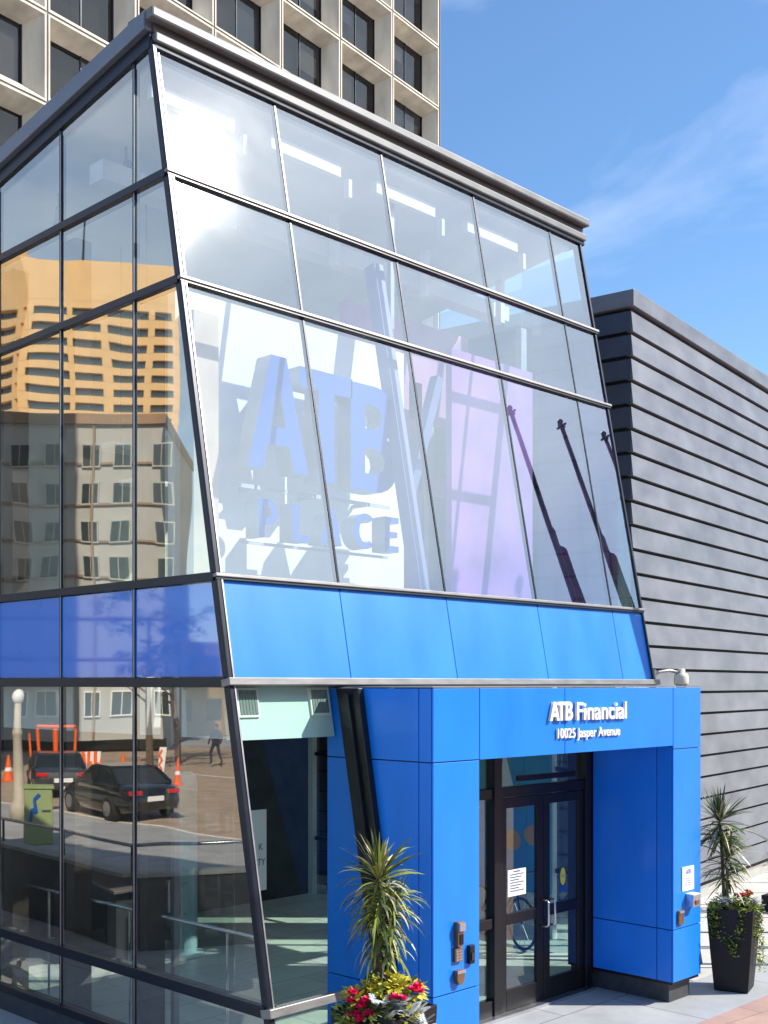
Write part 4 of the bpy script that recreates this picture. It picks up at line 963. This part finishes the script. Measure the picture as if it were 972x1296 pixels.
# ---------------- cars
def car(name, loc, head, label, paint, sc=1.0):
    t = thing(name, (0, 0, 0), label, 'car')
    def P(x, y, z): return Vector((x, y, z))
    sec = [  # x, half width low, belt z, half width belt, low z
        (-2.30, .70, .62, .62, .42), (-2.22, .84, .86, .78, .30), (-1.75, .90, .98, .84, .22), (-.6, .91, .98, .86, .20), (.7, .91, .96, .86, .20), (1.35, .90, .90, .82, .22), (2.0, .86, .78, .74, .26), (2.30, .68, .60, .58, .38)]
    b = MB(); vs = []
    for x, hw, bz, bw, lz in sec:
        vs += [P(x, -hw * .9, lz), P(x, -hw, (lz + bz) / 2 - .05), P(x, -bw, bz), P(x, -bw * .5, bz + .04), P(x, bw * .5, bz + .04), P(x, bw, bz), P(x, hw, (lz + bz) / 2 - .05), P(x, hw * .9, lz)]
    n = 8; fs = [(i * n + k, i * n + (k + 1) % n, (i + 1) * n + (k + 1) % n, (i + 1) * n + k) for i in range(len(sec) - 1) for k in range(n)]
    fs += [tuple(range(n))[::-1], tuple(range((len(sec) - 1) * n, len(sec) * n))]
    b.add(vs, fs); b.build('body', paint, t, bevel=.03, smooth=True)
    b = MB(); g = []
    for x, hw, z in ((-1.75, .78, 1.0), (-1.05, .62, 1.40), (.15, .63, 1.43), (.95, .80, .98)): g += [P(x, -hw, z), P(x, hw, z)]
    g += [P(-1.72, -.8, .95), P(-1.72, .8, .95), P(.98, -.82, .93), P(.98, .82, .93)]
    b.add(g, [(0, 1, 3, 2), (2, 3, 5, 4), (4, 5, 7, 6), (0, 2, 4, 6), (1, 7, 5, 3), (0, 6, 7, 1)]); b.build('windows', M['carglass'], t, bevel=.02)
    b = MB(); b.hexa([P(-1.07, -.60, 1.40), P(-1.07, .60, 1.40), P(.16, .61, 1.43), P(.16, -.61, 1.43), P(-1.0, -.58, 1.455), P(-1.0, .58, 1.455), P(.10, .59, 1.475), P(.10, -.59, 1.475)])
    for s in (-1, 1):
        b.bar(P(-1.07, s * .61, 1.40), P(-1.78, s * .79, 1.0), .07); b.bar(P(.16, s * .62, 1.43), P(.97, s * .81, .97), .06); b.bar(P(-.35, s * .63, 1.42), P(-.35, s * .86, .97), .06)
    b.build('roof', paint, t, bevel=.015)
    for x in (-1.4, 1.38):
        for s in (-1, 1):
            b = MB(); b.tube([P(x, s * .70, .33), P(x, s * .93, .33)], .33, 22); W = b.build('wheel', M['tyre'], t, bevel=.03)
            b = MB(); b.tube([P(x, s * .90, .33), P(x, s * .945, .33)], .20, 16); b.build('rim', M['rim'], W)
    for s in (-1, 1):
        MB().obox(P(-2.27, s * .60, .80), (.05, 0, 0), (0, .18, 0), (0, 0, .06)).build('tail_light', M['lamp_red'], t, bevel=.01)
        MB().obox(P(2.18, s * .60, .62), (.08, 0, 0), (0, .16, 0), (0, 0, .06)).build('headlight', M['lamp_wh'], t, bevel=.01)
    MB().obox(P(-2.32, 0, .62), (.01, 0, 0), (0, .26, 0), (0, 0, .07)).build('licence_plate', M['signwhite'], t)
    t.location = loc; t.rotation_euler = (0, 0, head); t.scale = (sc,) * 3
    return t
def vhead(dx, dy):      # heading seen in the mirror -> real heading
    p = RGT * dx + FWD * dy; return math.atan2(p.y, -p.x)
car('parked_car', across(X0(150, 33.5), 33.5, -.13), vhead(-.62, .78), 'black sedan on the side street, nearer of the two cars', M['carblack'])
car('parked_car', across(X0(72, 40), 40, -.13), vhead(-.35, .94), 'grey sedan on the side street beside the orange barricade', M['cargrey'])
# ---------------- cones, barricade, sign
def cone(loc, label, h=.75):
    t = thing('traffic_cone', loc, label, 'traffic cone', 'orange traffic cones on the side street')
    l = Vector(loc)
    MB().box(l.x - .2, l.x + .2, l.y - .2, l.y + .2, l.z, l.z + .04).build('base', M['orange'], t)
    MB().lathe(l, [(.16, .04), (.03, h)], 16).build('cone_body', M['orange'], t)
    MB().lathe(l, [(.118, h * .38), (.085, h * .58)], 16).build('reflective_band', M['signwhite'], t)
for px, Y, lb in ((8, 44, 'orange cone left of the orange barricade'), (132, 43, 'orange cone right behind the grey sedan'), (158, 46, 'orange cone between the two cars and the tree'), (176, 42, 'orange cone behind the black sedan roof'), (228, 43, 'orange cone right of the white squiggle sign'), (108, 47, 'orange cone beside the striped plank'), (118, 41.5, 'orange cone touching the grey sedan tail')):
    cone(across(X0(px, Y), Y, -.13), lb, 1.0)
t = thing('barricade', across(X0(68, 46), 46, -.13), 'tall orange pipe barricade with panels on the side street', 'barricade')
b = MB(); pts = []
for px in (42, 54, 72, 92): p = across(X0(px, 46), 46, -.13); b.tube([p, p + Vector((0, 0, 2.0 if px != 42 else 1.8))], .06, 8)
for z in (.9, 1.95): b.tube([across(X0(54, 46), 46, z), across(X0(92, 46), 46, z)], .06, 8)
b.build('frame', M['orange'], t)
b = MB(); b.bar(across(X0(50, 45.8), 45.8, .55), across(X0(90, 45.8), 45.8, .65), .05, .6); b.build('panel', M['orange'], t)
t = thing('striped_plank', across(X0(108, 47), 47, -.13), 'long orange and white striped barrier plank on low legs', 'barricade')
for k in range(8):
    b = MB(); b.bar(across(X0(92 + k * 5, 47), 47, .65), across(X0(97 + k * 5, 47), 47, .65), .05, .5); b.build('stripe', M['orange'] if k % 2 == 0 else M['signwhite'], t)
for px in (96, 128): p = across(X0(px, 47), 47, -.13); MB().tube([p, p + Vector((0, 0, .6))], .05, 6).build('leg', M['orange'], t)
t = thing('road_sign', across(X0(203, 44), 44, -.13), 'white leaning board with an orange squiggle arrow on the street', 'road sign')
F_, L_, d_, n_ = wall_frame(across(X0(199, 44), 44, -.1), across(X0(207, 44), 44, -.1))
b = MB(); b.hexa([F_(0, 0, .1), F_(L_, 0, .1), F_(L_, -.04, .1), F_(0, -.04, .1), F_(.1, 0, 1.3), F_(L_ + .15, 0, 1.3), F_(L_ + .15, -.04, 1.3), F_(.1, -.04, 1.3)]); b.build('board', M['signwhite'], t)
b = MB(); zz = [F_(.08 + (.12 if k % 2 else 0), .02, .3 + k * .18) for k in range(6)]
for a_, c_ in zip(zz, zz[1:]): b.bar(a_, c_, .03, .07)
b.build('arrow', M['orange'], t)
MB().box(0, .01, 0, .01, 0, .01)
# dark ramp wall with a steel rail on the side pavement
W0 = [Vector((3.2, 19.5, 0)), Vector((3.45, 17.6, 0)), Vector((3.72, 13.5, 0)), Vector((2.2, 12.7, 0)), Vector((-.2, 11.6, 0))]
t = thing('ramp_wall', W0[2], 'dark low stone ramp wall with a thin steel rail beside the side facade', 'wall'); t['kind'] = 'thing'
for k, (p, q) in enumerate(zip(W0, W0[1:])):
    b = MB(); b.bar(p + Vector((0, 0, .5)), q + Vector((0, 0, .5)), .22, 1.0); b.build('wall_section', M['plinth'], t, bevel=.01)
    b = MB(); b.bar(p + Vector((0, 0, 1.03)), q + Vector((0, 0, 1.03)), .28, .06); b.build('coping', M['kerb'], t, bevel=.008)
b = MB(); b.tube([p + Vector((0, 0, 1.42)) for p in W0], .025, 8); b.build('rail', M['steel'], t, smooth=True)
for p in W0 + [W0[1].lerp(W0[2], .5)]: MB().tube([p + Vector((0, 0, 1.0)), p + Vector((0, 0, 1.42))], .018, 8).build('rail_post', M['black'], t)
# utility box
p = across(X0(47, 26), 26, 0)
F_, L_, d_, n_ = wall_frame(across(X0(28, 26), 26, 0), across(X0(67, 26.2), 26.2, 0))
t = thing('utility_box', F_(0, 0, 0), 'green utility cabinet with a blue scribble on the far side of the pavement', 'utility box')
b = MB(); wbox(b, F_, 0, L_, -.5, 0, 0, 1.25); b.build('cabinet', M['boxgreen'], t, bevel=.02)
b = MB(); wbox(b, F_, -.03, L_ + .03, -.53, .03, 1.25, 1.31); b.build('lid', M['boxgreen'], t)
b = MB(); zz = [F_(.15, .012, .45), F_(.2, .012, .8), F_(.3, .012, .7), F_(.25, .012, 1.0), F_(.38, .012, 1.12)]
for a_, c_ in zip(zz, zz[1:]): b.bar(a_, c_, .02, .08)
b.build('scribble', M['letter_face'], t)
MB().obox(F_(.52, .015, .75), d_ * .09, n_ * .01, (0, 0, .02)).build('latch', M['steel'], t)
# lamp post
p = across(X0(21, 31), 31, 0)
t = thing('street_lamp', p, 'thick beige street lamp post with a globe by the green cabinet', 'street lamp')
MB().lathe(p, [(.22, 0), (.2, .4), (.15, .5), (.14, 2.2), (.17, 2.25), (.17, 2.35), (.13, 2.4), (.11, 3.1)], 18).build('post', mat('lamp_post_beige', (.5, .45, .36), .6), t, smooth=True)
MB().ball(p + Vector((0, 0, 3.27)), .2, .2, .2, 16, 10).build('globe', M['signwhite'], t, smooth=True)
# street trees over the side street
def tree(px, Y, h, label, r=2.0):
    p = across(X0(px, Y), Y, 0); t = thing('street_tree', p, label, 'tree', 'autumn trees over the side street')
    b = MB(); b.tube([p, p + Vector((.1, 0, h * .35)), p + Vector((0, .1, h * .8))], [.17, .13, .05], 8)
    for k in range(7):
        a = k * .9; q = p + Vector((0, 0, h * (.35 + .06 * k))); b.tube([q, q + Vector((math.cos(a), math.sin(a), .7)) * r * .6], [.06, .02], 6)
    b.build('trunk', M['bark2'], t)
    b = MB()
    for k in range(34):
        a = random.uniform(0, 6.28); rr = r * random.random() ** .6; c = p + Vector((math.cos(a) * rr, math.sin(a) * rr, h * random.uniform(.45, 1.0)))
        leafclump(b, c, random.uniform(.35, .7), 60, .2, random.choice((0, 0, 1)), 1)
    b.build('crown', [M['autumn'], M['lf_grn']], t, fix=False)
tree(190, 50, 7.5, 'brown autumn tree behind the white squiggle sign'); tree(228, 54, 7.0, 'smaller brown autumn tree farther up the side street', 1.7)
# pedestrian
p = across(X0(272, 52), 52, 0)
t = thing('person', p, 'pedestrian in dark coat and trousers walking on the far pavement', 'person')
J = [(0, 0, .95), (0, 0, 1.2), (0, 0, 1.45), (0, 0, 1.58), (0, 0, 1.72), (.2, 0, 1.42), (.27, .05, 1.12), (.24, .18, .88), (-.2, 0, 1.42), (-.27, -.05, 1.12), (-.24, .02, .86), (.1, .0, .9), (.11, .18, .5), (.11, .12, .06), (.11, .26, .03), (-.1, 0, .9), (-.11, -.08, .5), (-.11, -.3, .1), (-.11, -.2, .03)]
E_ = [(0, 1), (1, 2), (2, 3), (3, 4), (2, 5), (5, 6), (6, 7), (2, 8), (8, 9), (9, 10), (0, 11), (11, 12), (12, 13), (13, 14), (0, 15), (15, 16), (16, 17), (17, 18)]
Rr = [.16, .17, .16, .06, .1, .07, .05, .035, .07, .05, .035, .1, .07, .045, .04, .1, .07, .045, .04]
me = bpy.data.meshes.new('body'); me.from_pydata(J, E_, []); me.materials.append(M['cloth'])
o = bpy.data.objects.new('body', me); COL.objects.link(o); o.parent = t
sk = o.modifiers.new('skin', 'SKIN'); me.skin_vertices[0] if me.skin_vertices else None
if not me.skin_vertices:
    bm = bmesh.new(); bm.from_mesh(me); bm.verts.layers.skin.verify(); bm.to_mesh(me); bm.free()
for i, sv in enumerate(me.skin_vertices[0].data): sv.radius = (Rr[i], Rr[i] * .8); sv.use_root = (i == 0)
o.modifiers.new('sub', 'SUBSURF').levels = 1
b = MB(); b.ball(p + Vector((0, .0, 1.66)), .085, .10, .12, 12, 8); b.build('head', M['skin'], t, smooth=True)
b = MB(); b.ball(p + Vector((0, -.02, 1.70)), .095, .105, .11, 12, 8); b.build('hair', M['hair'], t, smooth=True)

# ================================================================== LIGHT, SKY, CAMERA
w = bpy.data.worlds.new('World'); SC.world = w; w.use_nodes = True; nt = w.node_tree; N = nt.nodes; L = nt.links
bg = N['Background']; sky = N.new('ShaderNodeTexSky'); sky.sky_type = 'NISHITA'; sky.sun_disc = False
el = math.asin(SUN.z); az = math.atan2(SUN.x, SUN.y)
sky.sun_elevation = el; sky.sun_rotation = az; sky.air_density = 1.0; sky.dust_density = .2; sky.ozone_density = 3.5
tc = N.new('ShaderNodeTexCoord'); mp = N.new('ShaderNodeMapping'); mp.inputs['Scale'].default_value = (1.2, 1.2, 3.4); mp.inputs['Rotation'].default_value = (.1, .5, 2.1)
L.new(tc.outputs['Generated'], mp.inputs[0])
n1 = N.new('ShaderNodeTexNoise'); n1.inputs['Scale'].default_value = 1.9; n1.inputs['Detail'].default_value = 8; n1.inputs['Roughness'].default_value = .52; n1.inputs['Distortion'].default_value = .5
L.new(mp.outputs[0], n1.inputs[0])
mr = N.new('ShaderNodeMapRange'); mr.inputs[1].default_value = .5; mr.inputs[2].default_value = .82; mr.inputs[3].default_value = .02; mr.inputs[4].default_value = .5
L.new(n1.outputs[0], mr.inputs[0])
sc_ = N.new('ShaderNodeVectorMath'); sc_.operation = 'MULTIPLY'; sc_.inputs[1].default_value = (1, 1, 1)
mx = N.new('ShaderNodeMix'); mx.data_type = 'RGBA'; L.new(mr.outputs[0], mx.inputs[0]); L.new(sky.outputs[0], mx.inputs[6]); mx.inputs[7].default_value = (8.2, 8.6, 9.2, 1)
hs = N.new('ShaderNodeHueSaturation'); hs.inputs['Saturation'].default_value = 1.15; L.new(sky.outputs[0], hs.inputs['Color']); L.new(hs.outputs[0], mx.inputs[6])
# unseen bright cloud bank added beside the sun so the leaning glass mirrors white
vm = N.new('ShaderNodeVectorMath'); vm.operation = 'DOT_PRODUCT'; vm.inputs[1].default_value = Vector((.50, -.68, .52)).normalized(); nn = N.new('ShaderNodeVectorMath'); nn.operation = 'NORMALIZE'
L.new(tc.outputs['Generated'], nn.inputs[0]); L.new(nn.outputs[0], vm.inputs[0])
cr = N.new('ShaderNodeMapRange'); cr.interpolation_type = 'SMOOTHSTEP'; cr.inputs[1].default_value = .74; cr.inputs[2].default_value = .99; cr.inputs[3].default_value = 0; cr.inputs[4].default_value = 1
L.new(vm.outputs['Value'], cr.inputs[0])
n3 = N.new('ShaderNodeMapRange'); n3.inputs[1].default_value = .3; n3.inputs[2].default_value = .65; n3.inputs[3].default_value = .35; n3.inputs[4].default_value = .95; L.new(n1.outputs[0], n3.inputs[0])
m4 = N.new('ShaderNodeMath'); m4.operation = 'MULTIPLY'; L.new(cr.outputs[0], m4.inputs[0]); L.new(n3.outputs[0], m4.inputs[1])
m5 = N.new('ShaderNodeMix'); m5.data_type = 'RGBA'; L.new(m4.outputs[0], m5.inputs[0]); L.new(mx.outputs[2], m5.inputs[6]); m5.inputs[7].default_value = (9.2, 10.6, 12.0, 1)
L.new(m5.outputs[2], bg.inputs[0]); bg.inputs[1].default_value = .14
sd = bpy.data.lights.new('sun', 'SUN'); sd.energy = 4.8; sd.angle = R_(.53); sd.color = (1, .94, .84)
so = bpy.data.objects.new('sun', sd); COL.objects.link(so); so.rotation_euler = (-SUN).to_track_quat('-Z', 'Y').to_euler()
cd = bpy.data.cameras.new('camera'); cam = bpy.data.objects.new('camera', cd); COL.objects.link(cam)
cam.location = EYE; cam.rotation_euler = FWD.to_track_quat('-Z', 'Y').to_euler()
cd.sensor_width = 36; cd.lens = 1485 / 1296 * 36; cd.shift_y = 217 / 1296; cd.clip_end = 3000; cd.clip_start = .1
SC.camera = cam
SC.render.resolution_x = 768; SC.render.resolution_y = 1024
vs_ = SC.view_settings; vs_.view_transform = 'Standard'; vs_.look = 'None'; vs_.exposure = .6; vs_.gamma = 1
SC.render.engine = 'CYCLES'
cy = SC.cycles; cy.use_denoising = True; cy.max_bounces = 10; cy.transparent_max_bounces = 16; cy.glossy_bounces = 4; cy.diffuse_bounces = 4
cy.sample_clamp_indirect = 6
